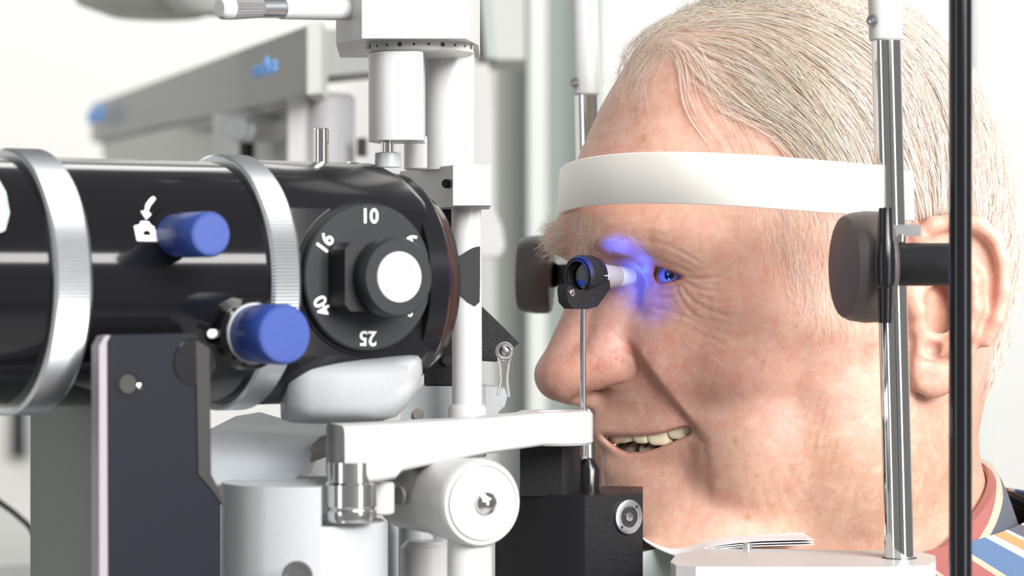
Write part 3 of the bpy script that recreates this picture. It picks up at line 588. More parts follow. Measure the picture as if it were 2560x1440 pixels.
rod('knob_axle', P(1380, 687, 1.285), P(1490, 687, 1.30), 0.0058, M['black'], hr, 40)
quad3('canthus_lug', [(2236, 591, 1.018), (2236, 562, 1.018), (2303, 562, 1.018), (2303, 591, 1.018)], 0.012, M['steel'], hr, 0.0008)
quad3('canthus_lug', [(1362, 630, 1.27), (1362, 604, 1.27), (1420, 606, 1.27), (1420, 630, 1.27)], 0.010, M['steel'], hr, 0.0008)
rod('lug_pin', P(2250, 606, 1.02), P(2250, 585, 1.02), 0.0022, M['chrome'], hr, 20)
# chin rest
zt = CZ-0.0992
cr = prism('chinrest_bar', [Vector((P(x, 0, d).x, d, zt)) for x, d in ((1676, 1.03), (1690, 1.018), (1740, 1.012), (2240, 1.012), (2315, 1.016), (2340, 1.03), (2338, 1.055), (2290, 1.074), (1760, 1.085), (1690, 1.06))], -UP, 0.03, M['whites'], hr, 0.0022, 5)
for a0 in (0,):
    c = P(2248, 1395, PD); lathe('post_gasket', Vector((c.x, PD, zt-0.0003)), UP, [(0, 0.0054), (0, 0.0066), (0.0005, 0.0064), (0.0006, 0.0054)], M['slot'], hr, 40)
box('chin_tray', (P(1830, 0, 1.155).x+0.004, 1.155, zt-0.0155), (0.075, 0.12, 0.012), M['whites'], hr, rot=math.radians(20), bev=0.004)
box('cross_bar', (P(1800, 0, 1.17).x, 1.17, zt-0.030), (0.03, 0.30, 0.016), M['grey'], hr, rot=math.radians(21.6), bev=0.003)
rounded('tray_flange', [(1560, 1470), (1560, 1395), (1640, 1372), (1720, 1392), (1760, 1400), (1760, 1520)], 1.098, 0.008, M['panel'], hr, 0.001, 2)
c = P(1868, 1392, 1.078); rod('paper_pin', c, P(1868, 1358, 1.078), 0.0017, M['chrome'], hr, 20)
# chin papers: three bent sheets pinned to the rest
base_c = [(1612, 1353), (1650, 1374), (1690, 1388), (1730, 1383), (1790, 1366), (1880, 1357), (1960, 1354), (2034, 1352)]
for q in range(3):
    dz = (-5, 2, 8)[q]; st0 = (0, 0, 2)[q]; pts_ = [(x + (0, 0, 2)[q], y + dz*min(1, max(0.15, (x-1640)/250)) ) for x, y in base_c[st0:]]
    e = smooth_path([P(x, y, 1.083+q*0.0006+0.02*min(1, max(0, (1690-x)/80))) for x, y in pts_], 5)
    bm = bmesh.new(); rows = []
    for p in e:
        rows.append([bm.verts.new(p + Vector((0, dy, dd))) for dy, dd in ((0, 0), (0.055, -0.0015), (0.055, -0.00185), (0, -0.00035))])
    for Q, R_ in zip(rows, rows[1:]):
        for k in range(4): j = (k+1) % 4; bm.faces.new((Q[k], Q[j], R_[j], R_[k]))
    bm.faces.new(rows[0]); bm.faces.new(rows[-1]); bmesh.ops.recalc_face_normals(bm, faces=bm.faces)
    tag(finish(bm, 'chin_paper', M['paper'], None, 40), ('white chin paper under the chin, topmost of the pinned stack', 'white chin paper pinned on the rest, middle of the stack', 'white chin paper pinned on the rest, lowest of the stack')[q], 'paper', 'chin papers on the chin rest')
# ------------------------------------------------------------------ black rod before the ear
gr = thing('support_rod', P(2401, 1500, 0.95), 'tall glossy black rod standing in front of the ear', 'rod')
rod('rod_shaft', Vector((P(2401, 0, .95).x, .95, TZ)), P(2401, -500, .95), S(29, .95), M['tube'], gr, 40)
box('rod_foot', Vector((P(2401, 0, .95).x, .97, TZ+0.006)), (0.03, 0.06, 0.012), M['blackm'], gr, bev=0.002)
# blue examination beam, with two more lamps added in the air near the eye
spot('blue_beam_spot', P(1335, 650, 1.080), P(1595, 650, 1.122), 0.60, 27, (0.012, 0.07, 1.0), 0.003, 1.0)
spot('blue_beam_spot', P(1420, 800, 1.085), P(1620, 735, 1.122), 0.12, 34, (0.012, 0.07, 1.0), 0.003, 1.0)  # second spot added below the prism to light the lower lid
pt_ = TF.at(L1-0.001+LP+0.0100, 0.0006, 0.0)
point('added_tip_light', pt_, 0.0030, (0.02, 0.10, 1.0), 0.0006)  # added point light between prism and eye for the blue glow
# ------------------------------------------------------------------ the patient: head and neck as one continuous skin surface
CS, SN = 0.94, 0.342
def h2w(f, l, u): return np.stack([0.1145+SN*l-CS*f, 1.18-CS*l-SN*f, CZ+u], -1)
def proj(f, l, u):
    X = 0.1145+SN*l-CS*f; Y = 1.18-CS*l-SN*f
    return 1280+FPX*X/Y, 720-FPX*u/Y
def HP(px, py, l):
    """head-frame point at lateral offset l seen at a photo pixel"""
    r = (px-1280)/FPX; f = (0.1145+SN*l - r*(1.18-CS*l))/(CS - r*SN); Y = 1.18-CS*l-SN*f
    return np.array([f, l, (720-py)/FPX*Y])
def tab(u, pts):
    pts = sorted(pts); return np.interp(u, [p[0] for p in pts], [p[1] for p in pts])
def smooth_tab(pts):
    pts = sorted(pts); g = np.linspace(pts[0][0], pts[-1][0], 400); y = np.interp(g, [p[0] for p in pts], [p[1] for p in pts])
    k = np.exp(-np.linspace(-2, 2, 25)**2); k /= k.sum(); yp = np.pad(y, 12, mode='edge'); y2 = np.convolve(yp, k, 'valid')
    return g, y2
TF_ = smooth_tab([(.125, .0), (.120, .024), (.115, .040), (.108, .054), (.100, .064), (.079, .0765), (.0565, .087), (.040, .0930), (.029, .0955), (.020, .0950), (.010, .0915), (0, .0885), (-.010, .0865), (-.025, .0850), (-.040, .0850), (-.050, .0858), (-.060, .0850), (-.068, .0795), (-.075, .0775), (-.085, .0775), (-.095, .0785), (-.102, .076), (-.109, .063), (-.114, .035)])
TB_ = smooth_tab([(.125, .0), (.120, .034), (.116, .046), (.09, .072), (.054, .087), (.03, .0935), (.01, .094), (-.01, .092), (-.03, .0835), (-.05, .072), (-.07, .06), (-.09, .030), (-.114, .005)])
TW_ = smooth_tab([(.125, .0), (.121, .028), (.115, .040), (.10, .056), (.08, .068), (.06, .0745), (.04, .0765), (.02, .0765), (0, .0740), (-.02, .0715), (-.04, .0700), (-.06, .0675), (-.08, .0620), (-.095, .0530), (-.105, .040), (-.114, .015)])
TN_ = smooth_tab([(.125, 2.1), (.03, 2.2), (0, 2.1), (-.02, 2.0), (-.035, 1.8), (-.05, 1.52), (-.065, 1.45), (-.085, 1.5), (-.10, 1.7), (-.114, 2.0)])
def smin(a, b, k):
    h = np.clip(0.5+0.5*(b-a)/k, 0, 1); return b*(1-h)+a*h - k*h*(1-h)
def smax(a, b, k): return -smin(-a, -b, k)
def ell(f, l, u, c, r):
    x = (f-c[0])/r[0]; y = (l-c[1])/r[1]; z = (u-c[2])/r[2]; k0 = np.sqrt(x*x+y*y+z*z); k1 = np.sqrt((x/r[0])**2+(y/r[1])**2+(z/r[2])**2)
    return k0*(k0-1)/np.maximum(k1, 1e-6)
def sph(f, l, u, c, r): return np.sqrt((f-c[0])**2+(l-c[1])**2+(u-c[2])**2)-r
def cone(f, l, u, a, b, ra, rb):
    a = np.asarray(a, float); d = np.asarray(b, float)-a; t = np.clip(((f-a[0])*d[0]+(l-a[1])*d[1]+(u-a[2])*d[2])/d.dot(d), 0, 1)
    return np.sqrt((f-a[0]-t*d[0])**2+(l-a[1]-t*d[1])**2+(u-a[2]-t*d[2])**2) - (ra+(rb-ra)*t)
def poly2(px, py, pts):
    """signed distance (px) to a 2D polygon, negative inside"""
    d = np.full(px.shape, 1e9); ins = np.zeros(px.shape, bool); n = len(pts)
    for i in range(n):
        x0, y0 = pts[i]; x1, y1 = pts[(i+1) % n]; ex, ey = x1-x0, y1-y0
        t = np.clip(((px-x0)*ex+(py-y0)*ey)/(ex*ex+ey*ey), 0, 1); d = np.minimum(d, (px-x0-t*ex)**2+(py-y0-t*ey)**2)
        c = ((y0 > py) != (y1 > py)) & (px < (x1-x0)*(py-y0)/((y1-y0) if y1 != y0 else 1e-9)+x0); ins ^= c
    return np.where(ins, -1, 1)*np.sqrt(d)
EYE = HP(1703, 689, 0.032)
MOUTH = [(1506, 1086), (1520, 1089), (1560, 1091), (1600, 1091), (1640, 1087), (1680, 1079), (1715, 1073), (1731, 1072), (1722, 1080), (1700, 1094), (1670, 1108), (1640, 1120), (1600, 1130), (1570, 1132), (1545, 1122), (1522, 1104), (1508, 1092)]
ALMOND = [(1638, 661), (1652, 666), (1680, 678), (1706, 690), (1702, 696), (1682, 703), (1655, 708), (1640, 706), (1634, 686)]
TRAGUS_L = 0.071
def earframe(f, l, u):
    """ear coordinates (metres): x back, z up, y out of the head; the ear stands off the head at its rear edge"""
    c = HP(2285, 760, 0.073); dx = -(f-c[0]); dl = l-c[1]; du = u-c[2]
    a = math.radians(20); x = dx*math.cos(a)+dl*math.sin(a); y = -dx*math.sin(a)+dl*math.cos(a)
    return x, y, du
def epx(px, py): return ((px-2285)*0.000168, (760-py)*0.000157)
def ear_sdf(f, l, u):
    x, y, z = earframe(f, l, u)
    def seg(pts, y0, r0, r1=None):
        d = None
        for i in range(len(pts)-1):
            (ax, az), (bx, bz) = epx(*pts[i]), epx(*pts[i+1]); ra = r0 if r1 is None else r0+(r1-r0)*i/(len(pts)-1); ex, ez = bx-ax, bz-az
            ya = y0[i] if isinstance(y0, (list, tuple)) else y0; yb = y0[i+1] if isinstance(y0, (list, tuple)) else y0; ey = yb-ya
            t = np.clip(((x-ax)*ex+(z-az)*ez+(y-ya)*ey)/(ex*ex+ez*ez+ey*ey), 0, 1)
            q = np.sqrt((x-ax-t*ex)**2+(z-az-t*ez)**2+(y-ya-t*ey)**2)-ra
            d = q if d is None else smin(d, q, 0.002)
        return d
    PX = x/0.000168+2285; PY = 760-z/0.000157
    out = [(2278, 640), (2290, 590), (2320, 560), (2370, 548), (2430, 556), (2470, 590), (2492, 650), (2494, 730), (2478, 800), (2450, 860), (2425, 910), (2400, 955), (2360, 982), (2310, 990), (2280, 978), (2268, 940), (2268, 880), (2276, 800)]
    sd = poly2(PX, PY, out)*0.00016
    slab = smax(sd+0.003, np.abs(y-0.0035)-0.0016, 0.003)-0.0012
    helix = seg([(2300, 660), (2285, 625), (2292, 590), (2325, 563), (2375, 553), (2430, 563), (2466, 596), (2484, 650), (2486, 725), (2472, 795), (2448, 850)], [0.001, .003, .0055, .007, .008, .0085, .009, .009, .0085, .007, .005], 0.0036, 0.0030)
    anti = seg([(2330, 640), (2380, 655), (2415, 700), (2420, 770), (2400, 830), (2365, 868), (2335, 880)], [.004, .006, .0075, .008, .0075, .0065, .0055], 0.0036)
    trag = seg([(2276, 735), (2290, 775), (2292, 815)], [.003, .0055, .003], 0.0040)
    lobe = np.sqrt(((x-epx(2330, 935)[0])/1.0)**2+((z-epx(2330, 935)[1])/1.1)**2+((y-0.003)*2.2)**2)-0.0088
    d = smin(slab, helix, 0.0022); d = smin(d, anti, 0.003); d = smin(d, lobe, 0.004); d = smin(d, trag, 0.003)
    cx, cz = epx(2345, 770)
    conc = np.sqrt(((x-cx)/0.9)**2+((z-cz)/1.35)**2+((y-0.004)/0.9)**2)-0.0062
    d = smax(d, -conc, 0.006)
    cx, cz = epx(2322, 872)
    conc = np.sqrt((x-cx)**2+(z-cz)**2+((y-0.007)/1.0)**2)-0.0030
    return smax(d, -conc, 0.002)
def head_sdf(f, l, u, fine=True):
    al = np.abs(l); al = np.sqrt(al*al+0.0000008)
    F = np.interp(u, *TF_); B = np.interp(u, *TB_); W = np.maximum(np.interp(u, *TW_), 1e-3); N = np.interp(u, *TN_); f0 = -0.010
    a = np.where(f > f0, np.maximum(F-f0, 1e-3), np.maximum(B+f0, 1e-3)); n = np.where(f > f0, N, 2.15)
    X = np.abs(f-f0)/a; Y = al/W; s = (X**n+Y**n)+1e-12; rho = s**(1/n)
    gx = (X**(n-1))*s**(1/n-1)/a; gy = (Y**(n-1))*s**(1/n-1)/W
    d = (rho-1)/np.sqrt(gx*gx+gy*gy+1e-9)
    d = np.maximum(d, np.maximum(u-0.124, -0.112-u)); d = np.clip(d, -0.03, 0.3)
    # neck
    t = np.clip(-u, 0.0, 0.3); nf = -0.0195 - 0.03*np.clip((-u-0.06)/0.1, 0, 1.5); na = 0.058+0.006*np.clip((-u-.10)/.05, 0, 1); nb = 0.062+0.012*np.clip((-u-.11)/.05, 0, 1)
    q = np.sqrt(((f-nf)/na)**2+(al/nb)**2); dn = (q-1)*0.058; dn = np.maximum(dn, u-(-0.015)); dn = np.maximum(dn, -0.165-u)
    d = smin(d, dn, 0.022)
    d = smin(d, ell(f, al, u, (0.040, 0.012, -0.100), (0.040, 0.040, 0.020)), 0.02)       # soft flesh under the chin
    # brow ridge, glabella
    d = smin(d, ell(f, al, u, (0.078, 0.024, 0.0185), (0.0185, 0.021, 0.0095)), 0.010)
    d = smin(d, ell(f, al, u, (0.0600, 0.044, 0.0165), (0.017, 0.014, 0.0100)), 0.010)
    # socket
    d = smax(d, -ell(f, al, u, (EYE[0]+0.025, 0.030, 0.0005), (0.0175, 0.0135, 0.0105)), 0.012)
    # cheeks and jowls
    d = smin(d, ell(f, al, u, (0.0375, 0.0385, -0.0285), (0.0275, 0.0260, 0.0235)), 0.0045)
    d = smin(d, ell(f, al, u, (0.0310, 0.0380, -0.062), (0.0275, 0.0250, 0.033)), 0.0055)
    d = smin(d, ell(f, al, u, (0.010, 0.052, -0.012), (0.040, 0.019, 0.012)), 0.014)      # cheekbone
    d = smin(d, ell(f, al, u, (-0.005, 0.050, -0.062), (0.026, 0.017, 0.026)), 0.02)      # jaw angle
    cc = HP(1700, 885, 0.034); d = smin(d, ell(f, al, u, (cc[0]-0.0105, cc[1]-0.005, cc[2]), (0.0200, 0.0165, 0.0170)), 0.009)
    # chin, lips
    d = smin(d, ell(f, al, u, (0.0625, 0.004, -0.0960), (0.0170, 0.016, 0.0125)), 0.010)
    d = smin(d, ell(f, al, u, (0.0590, 0.0, -0.0760), (0.0200, 0.022, 0.0085)), 0.008)
    d = smin(d, cone(f, al, u, (0.0755, 0.0, -0.0715), HP(1690, 1118, 0.027)-np.array([.004, 0, 0]), 0.0050, 0.0030), 0.006)
    d = smin(d, cone(f, al, u, (0.0795, 0.0, -0.0570), HP(1700, 1066, 0.028)-np.array([.004, 0, 0]), 0.0062, 0.0030), 0.008)
    # nose
    nt = HP(1400, 937, 0.0)
    nz = cone(f, al, u, (0.0865, 0, 0.010), (0.0895, 0, -0.0060), 0.0080, 0.0072)
    nz = smin(nz, cone(f, al, u, (0.0895, 0, -0.0060), (nt[0]-.001, 0, nt[2]), 0.0072, 0.0112), 0.004)
    nz = smin(nz, cone(f, al, u, (0.0780, 0.0090, 0.0), (0.0840, 0.0110, -0.0250), 0.0090, 0.0104), 0.006)
    nz = smin(nz, sph(f, al, u, HP(1418, 938, 0.0045), 0.0093), 0.004)
    al_ = HP(1528, 906, 0.0155)
    nz = smin(nz, ell(f, al, u, al_, (0.0108, 0.0060, 0.0088)), 0.006)
    nz = smin(nz, ell(f, al, u, HP(1480, 925, 0.010), (0.0125, 0.0075, 0.0088)), 0.004)
    nz = smin(nz, cone(f, al, u, HP(1430, 985, 0.0), HP(1490, 1000, 0.0), 0.0048, 0.0040), 0.003)
    d = smin(d, nz, 0.0042)
    # nostril
    n0 = HP(1452, 1003, 0.0075); n1 = HP(1505, 955, 0.0095)
    d = smax(d, -cone(f, al, u, n0, n1, 0.0022, 0.0030), 0.0015)
    # lids around the eyeball, then the opening between them
    e = np.sqrt((f-EYE[0])**2+(al-EYE[1])**2+(u-EYE[2])**2)
    px, py = proj(f, al, u)
    if fine is True:
        lid = e-0.0137; d = smin(d, lid, 0.005)
        hood = cone(f, al, u, HP(1600, 628, 0.020), HP(1660, 655, 0.036), 0.0045, 0.0048); hood2 = cone(f, al, u, HP(1660, 655, 0.036), HP(1740, 700, 0.043), 0.0048, 0.004)
        d = smin(d, smin(hood, hood2, 0.004), 0.006)
        bag = cone(f, al, u, HP(1640, 745, 0.030), HP(1715, 725, 0.040), 0.0045, 0.0040); d = smin(d, bag, 0.006)
        A = poly2(px, py, ALMOND)*0.00016
        d = smax(d, -np.maximum(A, e-0.0190), 0.0008)
        d = np.minimum(d, e-0.0112)                                                     # closed behind the eyeball
        Mo = poly2(px, py, MOUTH)*0.00016; inside = ell(f, al, u, (0.060, 0, -0.062), (0.044, 0.0385, 0.014))
        d = smax(d, -smax(smax(Mo, inside, 0.001), 0.040-f, 0.001), 0.0018)
    else:
        d = np.minimum(d, e-0.0137)
    if fine == 'noear': return d
    de = np.where(al > 0.055, ear_sdf(f, al, u), 0.05)
    d = smin(d, de, 0.0035)
    return d
def surface_nets(h):
    lo = np.array([-0.140, -0.098, -0.172]); hi = np.array([0.122, 0.098, 0.130]); K = 8
    nb = np.ceil((hi-lo)/(h*K)).astype(int); n = nb*K
    cx = [lo[i]+(np.arange(nb[i])+0.5)*h*K for i in range(3)]
    G = np.meshgrid(*cx, indexing='ij'); cd = head_sdf(*[g.ravel() for g in G], fine=True).reshape(nb)
    keep = np.abs(cd) < h*K*1.55
    D = np.repeat(np.repeat(np.repeat(np.sign(cd).astype(np.float32), K, 0), K, 1), K, 2)
    idx = np.argwhere(keep); off = np.stack(np.meshgrid(*[np.arange(K)]*3, indexing='ij'), -1).reshape(-1, 3)
    for s in range(0, len(idx), 3000):
        I = (idx[s:s+3000, None, :]*K + off[None]).reshape(-1, 3); p = lo + (I+0.5)*h
        D[I[:, 0], I[:, 1], I[:, 2]] = head_sdf(p[:, 0], p[:, 1], p[:, 2]).astype(np.float32)
    s = D < 0
    c = sum(s[i:n[0]-1+i, j:n[1]-1+j, k:n[2]-1+k].astype(np.int8) for i in (0, 1) for j in (0, 1) for k in (0, 1))
    act = np.argwhere((c > 0) & (c < 8)); vid = -np.ones(np.array(n)-1, np.int32); vid[act[:, 0], act[:, 1], act[:, 2]] = np.arange(len(act))
    acc = np.zeros((len(act), 3)); cnt = np.zeros(len(act))
    cor = [(i, j, k) for i in (0, 1) for j in (0, 1) for k in (0, 1)]; val = {q: D[act[:, 0]+q[0], act[:, 1]+q[1], act[:, 2]+q[2]] for q in cor}
    for a in cor:
        for ax in range(3):
            if a[ax] == 0:
                b = list(a); b[ax] = 1; b = tuple(b); va, vb = val[a], val[b]; m = (va < 0) != (vb < 0)
                t = va/np.where(m, va-vb, 1); p = np.array(a, float)[None].repeat(len(act), 0); p[:, ax] += t
                acc += p*m[:, None]; cnt += m
    V = lo + (act + acc/np.maximum(cnt, 1)[:, None] + 0.5)*h
    F = []
    for ax in range(3):
        o1, o2 = [(1, 2), (2, 0), (0, 1)][ax]
        sl0 = [slice(0, n[i]) for i in range(3)]; sa = [slice(None)]*3; sb = [slice(None)]*3; sa[ax] = slice(0, n[ax]-1); sb[ax] = slice(1, n[ax])
        A = s[tuple(sa)]; B_ = s[tuple(sb)]; E = np.argwhere(A != B_)
        E = E[(E[:, o1] > 0) & (E[:, o2] > 0) & (E[:, o1] < n[o1]-1) & (E[:, o2] < n[o2]-1)]
        def g(d1, d2):
            q = E.copy(); q[:, o1] -= d1; q[:, o2] -= d2; return vid[q[:, 0], q[:, 1], q[:, 2]]
        Q = np.stack([g(0, 0), g(1, 0), g(1, 1), g(0, 1)], -1); fl = ~A[E[:, 0], E[:, 1], E[:, 2]]; Q[fl] = Q[fl][:, ::-1]; F.append(Q[(Q >= 0).all(1)])
    return V, np.concatenate(F)
import time as _t; _t0 = _t.time()
HV, HF = surface_nets(HRES)
# keep the largest connected piece only
lab = np.arange(len(HV))
for _ in range(400):
    m = lab[HF].min(1); old = lab.copy()
    for k in range(4): np.minimum.at(lab, HF[:, k], m)
    lab = lab[lab]
    if (lab == old).all(): break
big = np.bincount(lab).argmax(); keepv = lab == big; remap = np.cumsum(keepv)-1; HF = remap[HF[keepv[HF].all(1)]]; HV = HV[keepv]
def laplace(V, F, it, lam=0.5, w=None):
    for _ in range(it):
        S_ = np.zeros_like(V); C = np.zeros(len(V))
        for a, b in ((0, 1), (1, 2), (2, 3), (3, 0)):
            for i in range(3):
                S_[:, i] += np.bincount(F[:, a], V[F[:, b], i], len(V)) + np.bincount(F[:, b], V[F[:, a], i], len(V))
            C += np.bincount(F[:, a], minlength=len(V)) + np.bincount(F[:, b], minlength=len(V))
        T = V + lam*(S_/np.maximum(C, 1)[:, None]-V); V = T if w is None else V + (T-V)*w[:, None]
    return V
def normals(V, F):
    n = np.cross(V[F[:, 2]]-V[F[:, 0]], V[F[:, 3]]-V[F[:, 1]]); N_ = np.zeros_like(V)
    for k in range(4):
        for i in range(3): N_[:, i] += np.bincount(F[:, k], n[:, i], len(V))
    return N_/np.maximum(np.linalg.norm(N_, axis=1), 1e-12)[:, None]
HV = laplace(HV, HF, 2)
_x, _y = proj(HV[:, 0], np.abs(HV[:, 1]), HV[:, 2]); _w = np.exp(-(poly2(_x, _y, MOUTH)/9)**2)*(HV[:, 0] > 0.035)*(HV[:, 2] < -0.05); HV = laplace(HV, HF, 8, 0.5, _w)
NO = normals(HV, HF)
f, l, u = HV.T; al = np.abs(l); PX, PY = proj(f, al, u)
if NO[np.argmax(HV[:, 0])][0] < 0: HF = HF[:, ::-1]; NO = -NO
sidef = np.clip((NO[:, 1]*np.sign(l)*0.94 + NO[:, 0]*0.34 + 0.25)*2.5, 0, 1)*(al > 0.004)     # faces one can see from the side
outer = np.ones(len(HV))
e = np.sqrt((f-EYE[0])**2+(al-EYE[1])**2+(u-EYE[2])**2)
disp = np.zeros(len(HV))
def dist_line(pts, sm=5):
    p = smooth_path([Vector((x, y, 0)) for x, y in pts], sm); d = np.full(len(HV), 1e9); T = np.zeros(len(HV))
    xs = [q.x for q in p]; ys = [q.y for q in p]; m = (PX > min(xs)-90) & (PX < max(xs)+90) & (PY > min(ys)-90) & (PY < max(ys)+90)
    X, Y = PX[m], PY[m]; dm = np.full(m.sum(), 1e9); tm = np.zeros(m.sum()); sg = np.zeros(m.sum()); n = len(p)-1
    for i in range(n):
        ex, ey = p[i+1].x-p[i].x, p[i+1].y-p[i].y; t = np.clip(((X-p[i].x)*ex+(Y-p[i].y)*ey)/(ex*ex+ey*ey+1e-9), 0, 1); q = np.hypot(X-p[i].x-t*ex, Y-p[i].y-t*ey)
        b = q < dm; dm[b] = q[b]; tm[b] = (i+t[b])/n; sg[b] = np.sign((X[b]-p[i].x)*ey-(Y[b]-p[i].y)*ex)
    d[m] = dm; T[m] = tm; SG = np.zeros(len(HV)); SG[m] = sg
    return d, T, SG
crease = np.zeros(len(HV))
def line(pts, wpx, depth, raise_=0.35, sm=5):
    """a wrinkle: groove of half-width wpx with slightly raised banks; depth in mm"""
    global disp, crease
    d, T, _ = dist_line(pts, sm); env = np.clip(np.sin(np.pi*np.clip(T, 0.02, 0.98))*1.8, 0, 1)
    g = np.exp(-(d/wpx)**2); b = np.exp(-((d-2.0*wpx)/(wpx*1.2))**2)
    disp += (-g+raise_*b)*depth*0.001*env*sidef; crease = np.maximum(crease, g*env*sidef*min(1, depth))
def bump(px, py, rx, ry, mm, ang=0):
    global disp
    a = math.radians(ang); X = (PX-px)*math.cos(a)+(PY-py)*math.sin(a); Y = -(PX-px)*math.sin(a)+(PY-py)*math.cos(a)
    disp += np.exp(-(X/rx)**2-(Y/ry)**2)*mm*0.001*sidef
# nasolabial fold: cheek side stands proud of the lip side
d, T, SG = dist_line([(1560, 850), (1592, 880), (1622, 925), (1660, 975), (1700, 1025), (1738, 1072), (1756, 1110)])
env = np.clip(np.sin(np.pi*np.clip(T, 0.02, 0.98))*1.6, 0, 1)
disp += env*sidef*np.where(SG > 0, np.exp(-(d/55)**2)*(1-np.exp(-(d/9)**2))*0.0026, -0.0011*np.exp(-(d/38)**2))
line([(1570, 858), (1594, 885), (1622, 925), (1660, 975), (1700, 1025), (1738, 1072)], 10, 0.45, 0.0)
line([(1738, 1072), (1760, 1110), (1762, 1160), (1764, 1210), (1775, 1250)], 12, 0.4, 0.3)
line([(1560, 870), (1585, 900), (1588, 930), (1572, 955), (1545, 968)], 6, 1.1, 0.1)       # groove round the nose wing
line([(1480, 985), (1520, 972), (1560, 958)], 5, 0.5, 0.0)
# crow's feet, lids, brow lines
for q in ([(1700, 694), (1730, 716), (1770, 728), (1820, 728)], [(1708, 690), (1745, 700), (1800, 690), (1840, 668)], [(1700, 700), (1715, 735), (1750, 765), (1800, 785), (1850, 788)],
          [(1690, 706), (1700, 745), (1730, 785), (1775, 815)], [(1612, 640), (1655, 652), (1695, 668), (1740, 690)], [(1640, 722), (1675, 722), (1705, 712)], [(1630, 740), (1675, 745), (1715, 735)],
          [(1740, 680), (1790, 660), (1830, 630)], [(1745, 740), (1800, 755), (1860, 750)], [(1640, 775), (1680, 785), (1730, 800), (1780, 835)], [(1600, 760), (1650, 772), (1690, 778)],
          [(1450, 540), (1446, 575), (1452, 620)], [(1482, 530), (1480, 570), (1488, 610)], [(1600, 600), (1660, 610), (1720, 640), (1760, 665)]):
    line(q, 4.5, 0.24, 0.45)
for k in range(26):
    y0 = 640 + k*9 + random.uniform(-4, 4); x0 = 1720+random.uniform(-12, 35); s = (y0-700)/90
    line([(x0, y0), (x0+45, y0+12*s), (x0+85+random.uniform(-20, 40), y0+30*s)], 4.0, 0.10, 0.5, 3)
# neck and jaw folds
for q in ([(1925, 1170), (1935, 1230), (1960, 1290), (1990, 1340)], [(1945, 1180), (1965, 1240), (2000, 1300), (2030, 1340)], [(1905, 1200), (1915, 1260), (1940, 1320)], [(2140, 1130), (2120, 1200), (2080, 1270), (2060, 1340)],
          [(2200, 1050), (2180, 1130), (2140, 1220), (2120, 1330)], [(2360, 1120), (2330, 1200), (2310, 1300), (2300, 1360)], [(1965, 1150), (2000, 1220), (2050, 1290)], [(2330, 1180), (2300, 1260), (2280, 1350)]):
    line(q, 8, 0.11, 0.5)
for k in range(60):
    x0 = random.uniform(2010, 2330); y0 = random.uniform(980, 1280); line([(x0, y0), (x0-12, y0+40), (x0-22+random.uniform(-8, 8), y0+85)], 4.0, 0.06, 0.4, 3)
bump(1890, 1150, 110, 120, 1.2); bump(1960, 1080, 60, 120, -0.3, 12)
bump(2330, 905, 28, 12, -1.2)                                                               # notch below the ear canal
wob = np.zeros(len(HV))
for k in range(24):
    kv = rng.normal(size=3)*rng.uniform(60, 260); wob += np.sin(HV@kv + rng.uniform(0, 6.28))*3.0/np.linalg.norm(kv)
disp += wob*0.0035*(e > 0.0150)
disp *= np.clip((e-0.0128)/0.001, 0, 1)
# ---------------- skin colour (pigment, with some neck and jaw shade tinted in)
rgb = np.tile(np.array([0.605, 0.368, 0.293]), (len(HV), 1))
def vnoise(sc, seed, n=14):
    r = np.random.default_rng(seed); o = np.zeros(len(HV))
    for k in range(n): kv = r.normal(size=3)*sc; o += np.sin(HV@kv + r.uniform(0, 6.28))
    return o/math.sqrt(n/2)
SK = 0.84
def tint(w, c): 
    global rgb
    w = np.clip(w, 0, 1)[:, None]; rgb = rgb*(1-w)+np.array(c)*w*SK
def blob(px, py, rx, ry, ang=0):
    a = math.radians(ang); X = (PX-px)*math.cos(a)+(PY-py)*math.sin(a); Y = -(PX-px)*math.sin(a)+(PY-py)*math.cos(a); return np.exp(-(X/rx)**2-(Y/ry)**2)
n1 = vnoise(120, 3); n2 = vnoise(420, 4); n3 = vnoise(900, 5)
tint(0.24*np.clip(n1*0.5+0.5, 0, 1), (0.74, 0.50, 0.36)); tint(0.30*np.clip(n2*0.6+0.1, 0, 1), (0.66, 0.30, 0.22))
red = (0.74, 0.32, 0.26)
for q in ((1700, 880, 150, 90, 10, .50), (1530, 910, 80, 60, 0, .60), (1395, 940, 80, 75, 0, .50), (1850, 860, 130, 130, 0, .28), (2080, 960, 90, 140, 0, .22), (1950, 690, 130, 60, -10, .30), (1660, 715, 60, 22, 0, .45), (1480, 800, 60, 110, 20, .30), (1600, 560, 220, 60, 0, .18), (1640, 1000, 90, 60, 0, .35), (1980, 1050, 90, 90, 0, .15)):
    tint(0.8*q[5]*blob(*q[:5])*(0.8+0.25*n2), red)
tint(0.55*np.clip(np.where(al > 0.066, 1, 0)*blob(2400, 770, 130, 220), 0, 1)*(PX > 2262), (0.70, 0.30, 0.22))
tint(0.40*blob(1900, 1250, 300, 180)*np.clip(0.6+0.4*n1, 0, 1), (0.72, 0.47, 0.33)); tint(0.75*blob(2270, 1180, 250, 230), (0.46, 0.30, 0.21)); tint(0.4*blob(2120, 980, 180, 260), (0.58, 0.36, 0.28))  # neck and jaw darkened for tan and for shade below the ear
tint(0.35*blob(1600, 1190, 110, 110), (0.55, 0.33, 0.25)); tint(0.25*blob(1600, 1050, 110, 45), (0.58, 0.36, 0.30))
tint(0.40*blob(2035, 1090, 38, 34)+0.3*blob(2060, 1150, 60, 45), (0.50, 0.27, 0.15))
rs = np.random.default_rng(11)
